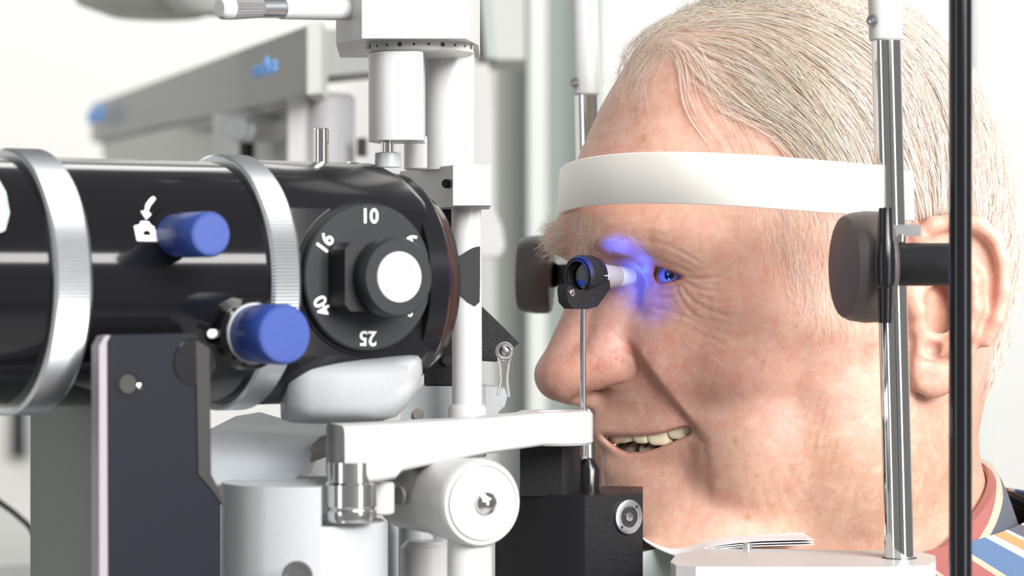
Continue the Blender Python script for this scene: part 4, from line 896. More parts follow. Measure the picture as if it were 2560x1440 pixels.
spots = [(1592, 290, 15, 24, .6), (1608, 352, 17, 14, .75), (1575, 372, 8, 8, .6), (1742, 292, 10, 9, .6), (1740, 302, 14, 9, .4), (1520, 372, 5, 7, .5), (1498, 345, 8, 8, .35), (1690, 262, 12, 10, .3), (1832, 342, 22, 16, .35), (1640, 318, 20, 14, .25),
         (1860, 525, 12, 14, .7), (1632, 592, 14, 22, .55), (1775, 530, 8, 8, .4), (1840, 1105, 7, 7, .8), (1868, 1295, 8, 8, .8), (1890, 1188, 4, 4, .7), (1998, 960, 8, 8, .8), (1793, 1192, 6, 6, .4), (1968, 868, 10, 8, .3), (2010, 850, 10, 8, .3), (2165, 880, 10, 26, .5), (2080, 850, 22, 18, .35), (1760, 600, 20, 14, .25), (1950, 640, 50, 26, .25), (1980, 720, 40, 20, .22)]
for x, y, a, b, s in spots: tint(0.8*s*blob(x, y, a, b)**0.8*(0.75+0.3*n3), (0.52, 0.21, 0.11))
for k in range(160):
    x, y = rs.uniform(1440, 2350), rs.uniform(180, 1370); r = rs.uniform(3, 7)
    tint(rs.uniform(.10, .35)*blob(x, y, r*rs.uniform(.8, 1.6), r), (0.48, 0.20, 0.11) if rs.random() < .7 else (0.84, 0.66, 0.56))
# fine red veins on the nose wing and cheek
def vein(x, y, ang, L, s, depth=0):
    pts = [(x, y)]
    for k in range(5): ang += rs.normal()*0.35; x += math.cos(ang)*L/5; y += math.sin(ang)*L/5; pts.append((x, y))
    d, T, _ = dist_line(pts, 2); tint(0.6*s*np.exp(-(d/2.0)**2)*(al > 0.008), (0.50, 0.10, 0.12))
    if depth < 2:
        for q in pts[1:4:1+depth]: vein(q[0], q[1], ang+rs.choice([-1, 1])*rs.uniform(.5, 1.1), L*0.5, s*0.75, depth+1)
vein(1541, 868, 1.5, 50, .85); vein(1500, 890, 1.8, 40, .4); vein(1690, 830, .6, 60, .35); vein(1760, 900, 0.3, 70, .3); vein(1900, 930, 5.4, 60, .4); vein(1940, 850, 1.2, 70, .3); vein(1830, 960, .8, 60, .25); vein(1640, 860, .9, 50, .3)
vein(2200, 840, 2.2, 60, .35); vein(2100, 900, 1.2, 60, .25); vein(1390, 880, 2.0, 50, .3)
# lips, rims, mouth cavity, scalp
Mo = poly2(PX, PY, MOUTH)
tint(0.5*np.exp(-(np.clip(Mo, 0, None)/7)**2)*(PX < 1745)*(f > 0.045), (0.52, 0.20, 0.17))
A = poly2(PX, PY, ALMOND); tint(0.6*np.exp(-(np.clip(A, 0, None)/7)**2)*(e < 0.02), (0.62, 0.22, 0.19))
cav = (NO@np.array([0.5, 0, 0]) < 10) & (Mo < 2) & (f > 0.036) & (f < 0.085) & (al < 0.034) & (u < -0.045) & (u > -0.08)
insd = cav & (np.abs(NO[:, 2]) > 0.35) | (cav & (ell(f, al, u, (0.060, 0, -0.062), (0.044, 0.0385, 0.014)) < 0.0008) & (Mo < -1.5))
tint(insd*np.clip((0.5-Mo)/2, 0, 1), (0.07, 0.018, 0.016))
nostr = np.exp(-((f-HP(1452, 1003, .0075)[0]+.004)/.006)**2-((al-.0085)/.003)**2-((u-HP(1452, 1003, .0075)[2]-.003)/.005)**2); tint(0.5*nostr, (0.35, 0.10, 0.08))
HAIRLINE = [(1530, 90), (1552, 160), (1600, 138), (1655, 150), (1700, 190), (1745, 250), (1795, 298), (1860, 330), (1930, 362), (1990, 410), (2040, 480), (2090, 560), (2130, 640), (2180, 700), (2240, 700), (2262, 560), (2300, 540), (2420, 545), (2470, 580), (2500, 680), (2490, 800), (2462, 870), (2440, 960), (2700, 960), (2700, -400), (1500, -400)]
HL = poly2(PX, PY, HAIRLINE); scalp = np.clip(-HL/40, 0, 1)*(u > -0.045)
tint(0.6*scalp, (0.86, 0.62, 0.55))
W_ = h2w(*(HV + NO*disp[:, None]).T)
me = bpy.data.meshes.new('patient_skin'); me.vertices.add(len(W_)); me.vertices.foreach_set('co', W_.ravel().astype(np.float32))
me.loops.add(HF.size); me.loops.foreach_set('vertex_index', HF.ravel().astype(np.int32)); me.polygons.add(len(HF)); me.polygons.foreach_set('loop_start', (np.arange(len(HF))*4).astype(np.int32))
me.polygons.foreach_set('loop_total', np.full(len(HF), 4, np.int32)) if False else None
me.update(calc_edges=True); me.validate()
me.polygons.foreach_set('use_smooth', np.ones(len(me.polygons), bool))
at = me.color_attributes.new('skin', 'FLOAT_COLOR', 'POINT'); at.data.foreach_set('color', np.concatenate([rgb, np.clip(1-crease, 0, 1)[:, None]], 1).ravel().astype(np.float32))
# test orientation
print('HEAD verts', len(HV), 'faces', len(HF), 'z', round(_t.time()-_t0, 1))
def skin_mat():
    m = bpy.data.materials.new('aged_skin'); m.use_nodes = True; nt = m.node_tree; b = nt.nodes['Principled BSDF']; N = nt.nodes.new; Lk = nt.links.new
    vc = N('ShaderNodeVertexColor'); vc.layer_name = 'skin'; tc = N('ShaderNodeTexCoord')
    def noise(scale, det, rough=.6, sc=None):
        n = N('ShaderNodeTexNoise'); n.inputs['Scale'].default_value = scale; n.inputs['Detail'].default_value = det; n.inputs['Roughness'].default_value = rough
        if sc:
            mp = N('ShaderNodeMapping'); mp.inputs['Scale'].default_value = sc; Lk(tc.outputs['Object'], mp.inputs['Vector']); Lk(mp.outputs[0], n.inputs['Vector'])
        else: Lk(tc.outputs['Object'], n.inputs['Vector'])
        return n
    n1 = noise(420, 5); r1 = N('ShaderNodeMapRange'); r1.inputs[1].default_value = .40; r1.inputs[2].default_value = .68; r1.inputs[3].default_value = 0; r1.inputs[4].default_value = .34; Lk(n1.outputs['Fac'], r1.inputs[0])
    mx = N('ShaderNodeMix'); mx.data_type = 'RGBA'; mx.blend_type = 'MULTIPLY'; Lk(r1.outputs[0], mx.inputs[0]); Lk(vc.outputs['Color'], mx.inputs[6]); mx.inputs[7].default_value = (0.88, 0.58, 0.50, 1)
    n3 = noise(160, 4); r3 = N('ShaderNodeMapRange'); r3.inputs[1].default_value = .5; r3.inputs[2].default_value = .75; r3.inputs[3].default_value = 0; r3.inputs[4].default_value = .35; Lk(n3.outputs['Fac'], r3.inputs[0])
    mx2 = N('ShaderNodeMix'); mx2.data_type = 'RGBA'; Lk(r3.outputs[0], mx2.inputs[0]); Lk(mx.outputs[2], mx2.inputs[6]); mx2.inputs[7].default_value = (0.78, 0.55, 0.44, 1)
    Lk(mx2.outputs[2], b.inputs['Base Color'])
    b.inputs['Roughness'].default_value = 0.46; b.inputs['Specular IOR Level'].default_value = 0.45
    b.inputs['Subsurface Weight'].default_value = 0.25; b.inputs['Subsurface Radius'].default_value = (1.0, 0.35, 0.2); b.inputs['Subsurface Scale'].default_value = 0.0022
    # pores and fine crossing lines
    v = N('ShaderNodeTexVoronoi'); v.inputs['Scale'].default_value = 1150; v.feature = 'F1'; Lk(tc.outputs['Object'], v.inputs['Vector'])
    n2 = noise(1700, 3, .7); n4 = noise(260, 3, .6, (1, 1, 3.2)); n5 = noise(230, 3, .6, (2.6, 2.6, 0.9))
    a1 = N('ShaderNodeMath'); a1.operation = 'MULTIPLY_ADD'; Lk(v.outputs['Distance'], a1.inputs[0]); a1.inputs[1].default_value = .42; Lk(n2.outputs['Fac'], a1.inputs[2])
    a2 = N('ShaderNodeMath'); a2.operation = 'MULTIPLY_ADD'; Lk(n4.outputs['Fac'], a2.inputs[0]); a2.inputs[1].default_value = 0.4; Lk(a1.outputs[0], a2.inputs[2])
    a3 = N('ShaderNodeMath'); a3.operation = 'MULTIPLY_ADD'; Lk(n5.outputs['Fac'], a3.inputs[0]); a3.inputs[1].default_value = 0.5; Lk(a2.outputs[0], a3.inputs[2])
    bp = N('ShaderNodeBump'); bp.inputs['Strength'].default_value = 0.40; bp.inputs['Distance'].default_value = 0.00028; Lk(a3.outputs[0], bp.inputs['Height']); Lk(bp.outputs['Normal'], b.inputs['Normal'])
    return m
person = thing('person', P(1990, 1440, 1.18), 'smiling elderly man with white combed hair and striped shirt resting his chin', 'person')
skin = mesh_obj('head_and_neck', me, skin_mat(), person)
bvh_me = me
# ------------------------------------------------------------------ eyes
M['sclera'] = mat('sclera', (0.70, 0.62, 0.55), 0.12, coat=1.0, crough=0.02, noise=0.06, nscale=300)
M['iris'] = mat('iris', (0.42, 0.42, 0.40), 0.35, coat=1.0, crough=0.02, noise=0.5, nscale=900)
M['pupil'] = mat('pupil', (0.005, 0.005, 0.006), 0.15, coat=1.0, crough=0.02)
M['cornea'] = mat('cornea', (1, 1, 1), 0.0, trans=1.0, ior=1.12)
for sgn in (1, -1):
    E = Vector(h2w(EYE[0], sgn*EYE[1], EYE[2])); g = Vector((-0.44, -0.898, 0.02)) if sgn > 0 else Vector((-0.94, -0.30, 0.02))
    eb = lathe('eyeball', E, g, [(-0.0119, 0)] + [(-0.0119*math.cos(math.pi*k/24), 0.0119*math.sin(math.pi*k/24)) for k in range(1, 20)] + [(0.0103, 0.0059), (0.0104, 0)], M['sclera'], person, 40)
    R1 = 0.0088; c0 = E + g*0.0037                                # the cornea's own curve, carrying iris and pupil
    lathe('iris', c0, g, [(R1*math.cos(a), R1*math.sin(a)) for a in np.linspace(0.62, 0.22, 10)] + [(R1*0.96, 0)], M['iris'], eb, 40)
    lathe('pupil', c0, g, [(R1*1.002*math.cos(a), R1*1.002*math.sin(a)) for a in np.linspace(0.24, 0.03, 6)] + [(R1*1.002, 0)], M['pupil'], eb, 24)
# ------------------------------------------------------------------ teeth
M['tooth'] = mat('tooth_enamel', (0.95, 0.86, 0.62), 0.2, coat=0.5, noise=0.3, nscale=250)
M['tooth2'] = mat('tooth_enamel_grey', (0.55, 0.52, 0.42), 0.15, coat=0.6, noise=0.3, nscale=250)
M['gum'] = mat('gum', (0.16, 0.045, 0.04), 0.25, coat=0.3, noise=0.3)
bm = bmesh.new(); b_lathe(bm, h2w(0.048, 0, -0.0625), (0, 0, 1), [(-0.0125, 0)] + [(0.0125*math.sin(a), 0.0235*math.cos(a)) for a in np.linspace(-1.3, 1.3, 12)] + [(0.0125, 0)], 32)
finish(bm, 'mouth_lining', M['gum'], person)
def arch_l(px, f0=0.0800, k=24.5):
    best = None
    for l_ in np.linspace(-0.03, 0.034, 800):
        p = proj(f0-k*l_*l_, l_, 0)[0]
        if best is None or abs(p-px) < best[0]: best = (abs(p-px), l_)
    return best[1]
def tooth(l0, l1, ytop, ybot, m, f0=0.0800, k=24.5):
    rows = []; bm = bmesh.new(); n = 9
    for i in range(n+1):
        t = i/n; q = 2*t-1; l_ = l0+(l1-l0)*(0.5+0.5*math.sin(q*math.pi/2)); fr = f0-k*l_*l_ + 0.0016*math.sqrt(max(0, 1-q**4)) - 0.0010
        yb = ybot - 17*abs(q)**3.5; row = []
        for (s, back) in ((0, 0.0035), (0, 0), (.35, -0.0003), (.75, -0.0001), (.95, 0.0006), (1.0, 0.0016), (.95, 0.0032), (.4, 0.0055)):
            Y = ytop+(yb-ytop)*s; ff = fr-back*(1-0.2*abs(q)); pos = HP(0, Y, l_); Yd = 1.18-CS*l_-SN*ff; row.append(bm.verts.new(h2w(ff, l_, (720-Y)/FPX*Yd)))
        rows.append(row)
    for Q, R_ in zip(rows, rows[1:]):
        for j in range(8): bm.faces.new((Q[j], Q[(j+1) % 8], R_[(j+1) % 8], R_[j]))
    bm.faces.new(rows[0]); bm.faces.new(rows[-1]); bmesh.ops.recalc_face_normals(bm, faces=bm.faces)
    return finish(bm, 'tooth', m, person, 60)
ed = [(1509, 1524, 1101), (1525.5, 1548.5, 1110), (1550, 1581.5, 1110), (1583.5, 1617.5, 1109), (1619.5, 1667, 1114), (1671, 1711, 1099), (1713, 1735, 1088)]
for i, (x0, x1, yb) in enumerate(ed): tooth(arch_l(x0), arch_l(x1), 1066, yb, M['tooth'])
lq = arch_l(1509)
for i in range(4): tooth(lq-0.0085*(i+1), lq-0.0085*i-0.0003, 1066, 1108, M['tooth'])
for x0, x1 in ((1556, 1576), (1577.5, 1598), (1600, 1622)): tooth(arch_l(x0, .0745), arch_l(x1, .0745), 1150, 1117, M['tooth2'], 0.0745)
# ------------------------------------------------------------------ hair
def skull(p): 
    f, l, u = p.T; return head_sdf(f, l, u, fine='noear')
def grad(p, h=0.0008):
    g = np.zeros_like(p)
    for i in range(3):
        q = p.copy(); q[:, i] += h; r = p.copy(); r[:, i] -= h; g[:, i] = skull(q)-skull(r)
    return g/np.maximum(np.linalg.norm(g, axis=1), 1e-9)[:, None]
EARP = [(2262, 600), (2290, 556), (2370, 540), (2440, 548), (2480, 590), (2500, 660), (2500, 740), (2480, 810), (2440, 880), (2400, 970), (2262, 990)]
def strands(name, roots, length, steps, dirf, liftf, radius, seedc, colors, clump=0.0, nclump=0, noise=0.12, taper=0.5, stop_ear=True, sides=3, material=None, parent=None, gravity=0):
    n = len(roots); p = roots.copy(); pts = []; r_ = np.random.default_rng(seedc)
    lf = r_.uniform(0.15, 1.0, n)
    kv = r_.normal(size=(6, 3))*110; ph_ = r_.uniform(0, 6.28, 6); kw = r_.normal(size=(6, 3))*420
    wob = sum(np.sin(roots@kv[i]+ph_[i]) for i in range(6))/3; wob2 = sum(np.sin(roots@kw[i]+ph_[i]) for i in range(6))/3
    own = r_.normal(size=n)*noise
    for s in range(steps+1):
        t = s/steps; g = grad(p); d = skull(p); L_ = liftf(p, t, lf)
        p = p + g*(L_-d)[:, None]*(1.0 if s else 1.0)
        pts.append(p.copy())
        D = dirf(p, t, wob*0.17+wob2*0.09+own*(0.4+t)); D = D-(D*g).sum(1)[:, None]*g*0.97; D /= np.maximum(np.linalg.norm(D, axis=1), 1e-6)[:, None]
        q = p + D*(length/steps)[:, None]
        if stop_ear:
            x, y = proj(q[:, 0], np.abs(q[:, 1]), q[:, 2]); m = (poly2(x, y, EARP) < 0); q[m] = p[m] + (q[m]-p[m])*0.02
        p = q
    Pn = np.stack(pts, 1)
    if clump and nclump:
        ci = r_.choice(n, nclump, replace=False); C = roots[ci]; near = np.empty(n, int)
        for s in range(0, n, 2000): near[s:s+2000] = ((roots[s:s+2000, None]-C[None])**2).sum(-1).argmin(1)
        G = Pn[ci[near]]; off = roots-C[near]; tt = (np.linspace(0, 1, steps+1)**0.8)[None, :, None]; w_ = clump*r_.uniform(.4, 1, n)[:, None, None]
        Pn = Pn*(1-tt*w_)+(G + off[:, None]*0.25 + (Pn-G)*0.0)*(tt*w_)
    W3 = h2w(Pn[..., 0], Pn[..., 1], Pn[..., 2]); T = np.gradient(W3, axis=1); T /= np.maximum(np.linalg.norm(T, axis=2), 1e-9)[..., None]
    ref = np.array([0.2, 0.3, 1.0]); U = np.cross(T, ref); U /= np.maximum(np.linalg.norm(U, axis=2), 1e-6)[..., None]; Vv = np.cross(T, U)
    tt = np.linspace(0, 1, steps+1); rad = (radius if np.ndim(radius) else np.full(n, radius))[:, None]*(1-(1-taper)*tt[None])
    vs = np.stack([W3 + (U*math.cos(a)+Vv*math.sin(a))*rad[..., None] for a in (2*math.pi*k/sides for k in range(sides))], 2)     # n, steps+1, sides, 3
    V = vs.reshape(-1, 3); base = np.arange(n)[:, None, None]*(steps+1)*sides + np.arange(steps)[None, :, None]*sides; k = np.arange(sides)[None, None]; k2 = (k+1) % sides
    Fq = np.stack([base+k, base+k2, base+sides+k2, base+sides+k], -1).reshape(-1, 4)
    m_ = bpy.data.meshes.new(name); m_.vertices.add(len(V)); m_.vertices.foreach_set('co', V.ravel().astype(np.float32)); m_.loops.add(Fq.size); m_.loops.foreach_set('vertex_index', Fq.ravel().astype(np.int32))
    m_.polygons.add(len(Fq)); m_.polygons.foreach_set('loop_start', (np.arange(len(Fq))*4).astype(np.int32)); m_.update(calc_edges=True); m_.polygons.foreach_set('use_smooth', np.ones(len(Fq), bool))
    c = np.repeat(colors, (steps+1)*sides, 0); a = m_.color_attributes.new('hair', 'FLOAT_COLOR', 'POINT'); a.data.foreach_set('color', np.concatenate([c, np.ones((len(c), 1))], 1).ravel().astype(np.float32))
    o = mesh_obj(name, m_, material, parent); return o
def hair_material():
    m = bpy.data.materials.new('white_hair'); m.use_nodes = True; nt = m.node_tree; b = nt.nodes['Principled BSDF']; vc = nt.nodes.new('ShaderNodeVertexColor'); vc.layer_name = 'hair'
    nt.links.new(vc.outputs['Color'], b.inputs['Base Color']); b.inputs['Roughness'].default_value = 0.36; b.inputs['Specular IOR Level'].default_value = 0.7
    tr = nt.nodes.new('ShaderNodeBsdfTranslucent'); nt.links.new(vc.outputs['Color'], tr.inputs['Color']); ms = nt.nodes.new('ShaderNodeMixShader'); ms.inputs[0].default_value = 0.6
    nt.links.new(b.outputs[0], ms.inputs[1]); nt.links.new(tr.outputs[0], ms.inputs[2]); nt.links.new(ms.outputs[0], nt.nodes['Material Output'].inputs[0]); return m
M['hair'] = hair_material()
def pick(poly, n, seed, cond=None, both=True, dens=None):
    r = np.random.default_rng(seed); x, y = proj(HV[:, 0], np.abs(HV[:, 1]), HV[:, 2]); inn = poly2(x, y, poly); m = (inn < 0) & (HV[:, 2] > -0.075)
    m &= ~((poly2(x, y, EARP) < 4) & (np.abs(HV[:, 1]) > 0.05))
    if cond is not None: m &= cond
    idx = np.where(m)[0]; w_ = None
    if dens is not None: w_ = dens(x[idx], y[idx], inn[idx], HV[idx]); w_ = w_/w_.sum()
    i = r.choice(idx, n, p=w_); return HV[i] + r.normal(size=(n, 3))*0.0004
def angf(x, y):
    """comb direction in the picture plane (degrees below horizontal)"""
    a = np.interp(x, [1480, 1560, 1700, 1850, 2000, 2150, 2300, 2400, 2500, 2600], [-35, 5, 33, 40, 46, 52, 66, 78, 90, 92])
    a = a + np.clip((y-300)/300, 0, 1)*np.interp(x, [1900, 2100, 2300], [14, 12, 0]) + np.clip((y-780)/150, 0, 1)*18 + np.interp(y, [-100, 60, 250], [-16, -6, 6])
    a = a + 30*np.exp(-((x-1690)/75)**2-((y-185)/75)**2) - 16*np.exp(-((x-1850)/100)**2-((y-310)/60)**2)
    return a
def comb(p, t, nz):
    x, y = proj(p[:, 0], np.abs(p[:, 1]), p[:, 2]); a = np.radians(angf(x, y)) + nz + t*0.12
    sg = np.where(p[:, 1] >= -0.012, 1, -1.0); topw = np.clip((p[:, 2]-0.06)/0.05, 0, 1)
    return np.stack([-np.cos(a), sg*(0.12+0.15*topw)*np.sign(0.02+np.abs(p[:, 1])), -np.sin(a)], 1)
def lift_main(p, t, lf):
    x, y = proj(p[:, 0], np.abs(p[:, 1]), p[:, 2]); front = np.clip((1800-x)/240, 0, 1); low = np.clip((y-640)/200, 0, 1)
    return 0.0002 + (0.0048+0.0035*front)*lf*np.sin(np.pi*np.clip(0.08+t*0.85, 0, 1))**0.7*(1-0.25*low)
def dens_main(x, y, inn, v):
    d = np.clip(-inn/70, 0.06, 1); d = np.where(v[:, 1] > -0.01, d, d*0.32)*np.where(v[:, 0] < -0.085, 1.0, 1); d *= np.where((x < 2200) & (y > 420), 0.07, 1); return d
R_ = pick(HAIRLINE, NHAIR, 21, dens=dens_main); rr = np.random.default_rng(5)
x, y = proj(R_[:, 0], np.abs(R_[:, 1]), R_[:, 2])
Ln = np.interp(x, [1530, 1700, 2100, 2300, 2480], [0.062, 0.072, 0.060, 0.045, 0.034])*np.interp(y, [0, 420, 560, 900], [1.0, .80, .55, .45])*rr.uniform(0.6, 1.15, len(R_))
Ln = np.minimum(Ln, np.interp(y, [300, 420, 600], [0.09, 0.040, 0.024]) + 0.02*(x > 2180))
Ln = np.where((x < 2200) & (y > 200), np.minimum(Ln, np.maximum(0.009, (540-y)/6300*1.3)), Ln)
g_ = rr.random(len(R_))[:, None]; cl = np.array([0.97, 0.91, 0.84])*(1-g_)+np.array([0.98, 0.95, 0.93])*g_; cl = np.where(rr.random(len(R_))[:, None] < 0.10, cl*np.array([0.66, 0.60, 0.55]), cl)
cl = np.where((x < 2000)[:, None] & (rr.random(len(R_))[:, None] < 0.25), np.array([[0.93, 0.87, 0.74]]), cl)
hair = strands('hair', R_, Ln, 11, comb, lift_main, rr.uniform(0.00008, 0.00015, len(R_)), 33, cl, clump=0.88, nclump=max(200, NHAIR//20), noise=0.06, material=M['hair'], parent=person); tag(hair, 'white and cream hair combed back', kind='stuff')
# loose flyaway hairs at the front and the nape
R2 = pick([(1500, 60), (1560, 190), (1640, 190), (1700, 120), (1700, -60), (1500, -60)], 260, 22, cond=np.abs(HV[:, 1]) < 0.06)
def fly(p, t, nz):
    a = np.radians(150 - 150*t) + nz*5; return np.stack([-np.cos(a), nz*1.5, np.sin(a)*0.9], 1)
o = strands('loose_hair', R2, np.random.default_rng(2).uniform(0.012, 0.034, len(R2)), 9, fly, lambda p, t, lf: 0.0004+0.011*lf*t*(1.6-t), 0.00005, 41, np.tile([[.84, .80, .72]], (len(R2), 1)), noise=0.25, material=M['hair'], parent=person, taper=.6); tag(o, kind='stuff')
# fine temple hair and sideburn
R3 = pick([(1850, 350), (1960, 400), (2230, 420), (2250, 640), (2200, 800), (2100, 820), (1990, 790), (1930, 700), (1900, 600), (1880, 540)], 1100, 23, cond=HV[:, 1] > 0.03, dens=lambda x, y, i, v: np.clip(-i/60, 0.05, 1))
def down(p, t, nz): a = np.radians(78)+nz*1.6; return np.stack([-np.cos(a), 0*a, -np.sin(a)], 1)
o = strands('temple_hair', R3, np.random.default_rng(3).uniform(0.006, 0.020, len(R3)), 6, down, lambda p, t, lf: 0.0002+0.0018*lf*t, 0.000042, 42, np.tile([[.96, .92, .86]], (len(R3), 1)), noise=0.22, material=M['hair'], parent=person); tag(o, kind='stuff')
# eyebrows
def brow(p, t, nz): a = np.radians(-20+80*t)+nz*3; return np.stack([0.2-np.cos(a)*0.6, np.sign(p[:, 1])*0.8, -np.sin(a)*0.5+0.35*(1-t)], 1)
for sgn in (1, -1):
    R4 = pick([(1440, 560), (1440, 640), (1500, 630), (1570, 600), (1640, 612), (1690, 640), (1700, 610), (1640, 575), (1560, 560)], 150 if sgn > 0 else 520, 24, cond=(HV[:, 1]*sgn > 0.007) & (HV[:, 0] > 0.05) & (HV[:, 2] > 0.008))
    o = strands('eyebrow', R4, np.random.default_rng(4).uniform(0.006, 0.015, len(R4)), 6, brow, lambda p, t, lf: 0.0002+0.0060*lf*t, 0.00006, 43, np.tile([[.93, .88, .80]], (len(R4), 1)), noise=0.25, stop_ear=False, material=M['hair'], parent=person); tag(o, kind='stuff')
# lashes
bm = bmesh.new()
o_pts = []
for k in range(26):
    x = 1616+k*3.4; y = 655+(x-1616)*0.38; a = HP(x, y, 0.0)
    ln = 0.0; p0 = None
    for l_ in np.linspace(0.020, 0.046, 60):
        q = HP(x, y, l_); e_ = abs(math.dist(q, EYE)-0.0140)
        if p0 is None or e_ < p0[0]: p0 = (e_, q)
    a = Vector(h2w(*p0[1])); b = a + Vector((-0.75, -0.45, random.uniform(.0, .5)))*random.uniform(0.004, 0.006); c = b + Vector((-0.6, -0.3, 0.5))*0.0015
    o_pts.append((a, b, c))
bm = bmesh.new()
for a, b, c in o_pts:
    for p, q in ((a, b), (b, c)):
        x_, y_, z_ = basis(q-p); r = 0.00005; A = [bm.verts.new(p + (x_*math.cos(t)+y_*math.sin(t))*r) for t in (0, 2.1, 4.2)]; B = [bm.verts.new(q + (x_*math.cos(t)+y_*math.sin(t))*r*.7) for t in (0, 2.1, 4.2)]
        for k in range(3): bm.faces.new((A[k], A[(k+1) % 3], B[(k+1) % 3], B[k]))
lash = finish(bm, 'eyelashes', mat('lash', (0.20, 0.15, 0.11), 0.5), person); tag(lash, kind='stuff')

# ------------------------------------------------------------------ shirt
def stripe_mat(name, stops, coord='UV', scale=1.0):
    m = bpy.data.materials.new(name); m.use_nodes = True; nt = m.node_tree; b = nt.nodes['Principled BSDF']; b.inputs['Roughness'].default_value = 0.85; b.inputs['Sheen Weight'].default_value = 0.1
    vc = nt.nodes.new('ShaderNodeUVMap'); vc.uv_map = 'UVMap'; sp = nt.nodes.new('ShaderNodeSeparateXYZ'); nt.links.new(vc.outputs[0], sp.inputs[0])
    fr = nt.nodes.new('ShaderNodeMath'); fr.operation = 'FRACT'; mu = nt.nodes.new('ShaderNodeMath'); mu.operation = 'MULTIPLY'; mu.inputs[1].default_value = scale
    nt.links.new(sp.outputs['Y'], mu.inputs[0]); nt.links.new(mu.outputs[0], fr.inputs[0])
    cr_ = nt.nodes.new('ShaderNodeValToRGB'); cr_.color_ramp.interpolation = 'CONSTANT'; el = cr_.color_ramp.elements
    for i, (p, c) in enumerate(stops):
        e_ = el[i] if i < 2 else el.new(p); e_.position = p; e_.color = (*c, 1)
    nt.links.new(fr.outputs[0], cr_.inputs[0])
    tc = nt.nodes.new('ShaderNodeTexCoord'); n = nt.nodes.new('ShaderNodeTexNoise'); n.inputs['Scale'].default_value = 1600; nt.links.new(tc.outputs['Object'], n.inputs['Vector'])
    mx = nt.nodes.new('ShaderNodeMix'); mx.data_type = 'RGBA'; mx.blend_type = 'MULTIPLY'; mx.inputs[0].default_value = 0.35; nt.links.new(cr_.outputs[0], mx.inputs[6]); nt.links.new(n.outputs['Fac'], mx.inputs[7])
    nt.links.new(mx.outputs[2], b.inputs['Base Color']); bp = nt.nodes.new('ShaderNodeBump'); bp.inputs['Strength'].default_value = .3; bp.inputs['Distance'].default_value = .0004; nt.links.new(n.outputs['Fac'], bp.inputs['Height']); nt.links.new(bp.outputs[0], b.inputs['Normal'])
    return m
RED, BEI, DRK, WHT, PBL, BLU, ORG = (.34, .11, .10), (.48, .42, .32), (.085, .095, .125), (.82, .82, .84), (.66, .74, .82), (.09, .16, .30), (.72, .26, .11)
M['collar'] = stripe_mat('collar_stripes', [(0, RED), (.30, BEI), (.36, DRK), (.70, WHT), (.83, PBL), (.895, (.35, .45, .58)), (.905, PBL)])
M['shirt'] = stripe_mat('shirt_stripes', [(0, RED), (.16, BEI), (.20, BLU), (.42, WHT), (.50, ORG), (.62, WHT), (.66, DRK), (.84, BEI), (.88, RED)], scale=9.0)
def grid_surface(name, rows, uvs, m, parent, close=False, thick=0.0012):
    bm = bmesh.new(); uvl = bm.loops.layers.uv.new('UVMap'); vv = [[bm.verts.new(p) for p in r] for r in rows]; n = len(rows[0])
    for i in range(len(rows)-1):
        for j in range(n if close else n-1):
            j2 = (j+1) % n; fc = bm.faces.new((vv[i][j], vv[i][j2], vv[i+1][j2], vv[i+1][j]))
            for lp, (a, b_) in zip(fc.loops, ((i, j), (i, j+1), (i+1, j+1), (i+1, j))): lp[uvl].uv = uvs(a, b_)
    o = finish(bm, name, m, parent, 60)
    if thick:
        md = o.modifiers.new('thickness', 'SOLIDIFY'); md.thickness = thick; md.offset = 0
    return o
def collar_top(ph_):
    f_ = -0.0235 + 0.0590*math.cos(ph_)*(1.0 if math.cos(ph_) < 0 else 0.95); l_ = 0.0690*math.sin(ph_); return f_, l_, -0.066 - 0.64*(f_+0.0925)
rows = []; NPH, NV = 96, 18
for i in range(NV+1):
    v = i/NV; row = []
    for j in range(NPH+1):
        ph_ = math.radians(14 + (360-28)*j/NPH); f_, l_, u_ = collar_top(ph_); on = Vector((math.cos(ph_), math.sin(ph_), 0))
        out = 0.0035*math.sin(min(1, v*6)*math.pi/2) + 0.0200*v**0.9*(0.8+0.4*abs(math.sin(ph_))); dn_ = 0.0520*max(0, v-0.03)*(1-0.15*math.cos(ph_))
        row.append(Vector(h2w(f_+on.x*out, l_+on.y*out, u_-dn_+0.0018*math.sin(min(1, v*8)*math.pi))))
    rows.append(row)
grid_surface('collar', rows, lambda i, j: (j/NPH, min(0.999, i/NV*1.25+0.30*(0.5-0.5*math.cos(math.radians(14 + 332*j/NPH)))**2.2)), M['collar'], person)
rows = []
for i in range(9):
    v = i/8; rows.append([])
    for j in range(NPH+1):
        ph_ = math.radians(10 + 340*j/NPH); f_, l_, u_ = collar_top(ph_); rows[-1].append(Vector(h2w(f_, l_, u_-0.036*v)))
M['stand'] = stripe_mat('collar_stand_stripes', [(0, ORG), (.16, WHT), (.2, ORG), (.5, RED)])
grid_surface('collar_stand', rows, lambda i, j: (j/NPH, i/8*0.999), M['stand'], person)
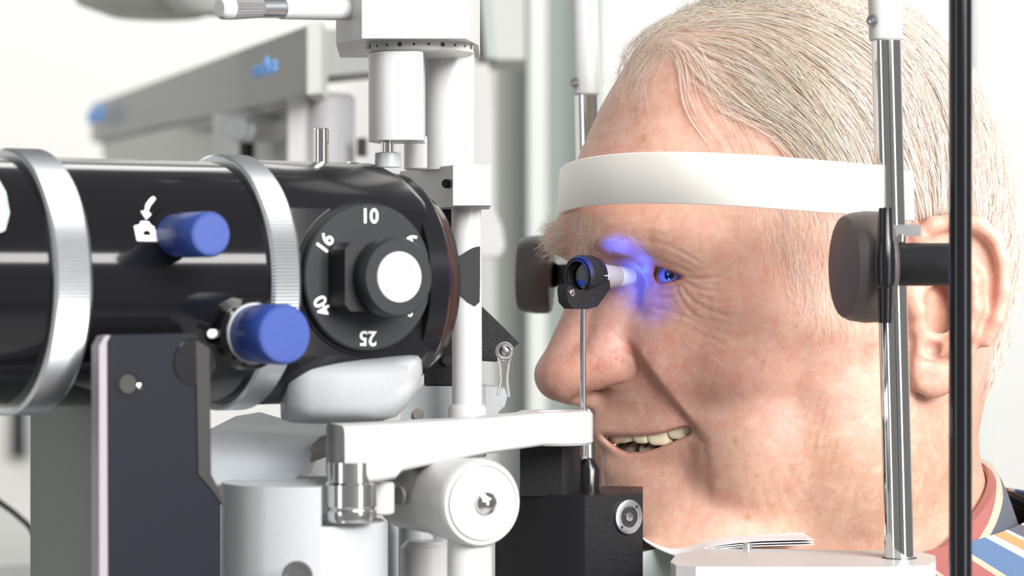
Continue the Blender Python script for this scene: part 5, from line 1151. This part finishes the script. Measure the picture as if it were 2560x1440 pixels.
body = [(-.100, -.040, .064, .075), (-.112, -.055, .078, .092), (-.125, -.066, .092, .118), (-.140, -.075, .102, .150), (-.158, -.082, .110, .182), (-.185, -.092, .117, .205), (-.23, -.10, .122, .212), (-.32, -.15, .12, .205), (-.45, -.20, .12, .185), (-.60, -.25, .125, .18), (-.66, -.26, .12, .17)]
rows = []
for u_, fc, af, bl_ in body:
    rows.append([Vector(h2w(fc + af*math.copysign(abs(math.cos(t))**.85, math.cos(t)), bl_*math.copysign(abs(math.sin(t))**.9, math.sin(t)), u_ + (0.030*(0.5-0.5*math.cos(t))-0.016 if u_ > -.2 else 0))) for t in np.linspace(0, 2*math.pi, 97)[:-1]])
grid_surface('shirt', rows, lambda i, j: (i*0.1, j/96), M['shirt'], person, close=True)
for sgn in (1, -1):
    a = [Vector(h2w(*q)) for q in ((-.085, sgn*.175, -.185), (-.070, sgn*.205, -.28), (-.055, sgn*.215, -.40), (.03, sgn*.20, -.46), (.10, sgn*.16, -.47))]
    tube('sleeve', a, 0.05, M['shirt'], person, 24, 6, [.052, .055, .050, .044, .036, .030])
    rl = [Vector(h2w(*q)) for q in ((-.25, sgn*.08, -.66), (-.05, sgn*.11, -.67), (.13, sgn*.12, -.68))]
    tube('trouser_leg', rl + [rl[-1] + Vector((-0.02, 0, -0.10)), Vector((rl[-1].x+0.03, rl[-1].y, 0.10))], .07, mat('trousers', (.05, .06, .09), .8), person, 24, 6, [.095, .085, .075, .066, .055, .05])
    b = Vector((rl[-1].x+0.03, rl[-1].y, 0.0)); lathe('shoe', b + Vector((0.05, 0, 0.045)), (-1, -.36, 0), [(0, 0), (0.01, .035), (.08, .043), (.18, .042), (.25, .03), (.27, 0)], M['black'], person, 24, ex=1.0)
sb = Vector(h2w(-.27, 0, 0)); st_ = thing('stool', (sb.x, sb.y, 0), 'round black stool carrying the seated man', 'stool')
rod('seat', (sb.x, sb.y, CZ-.82), (sb.x, sb.y, CZ-.755), 0.18, M['blackm'], st_, 48, ch=.01); rod('stem', (sb.x, sb.y, .05), (sb.x, sb.y, CZ-.82), 0.025, M['chrome'], st_)
for k in range(5):
    t = 2*math.pi*k/5; rod('leg', (sb.x, sb.y, .06), (sb.x+.26*math.cos(t), sb.y+.26*math.sin(t), .03), 0.018, M['chrome'], st_, 16)
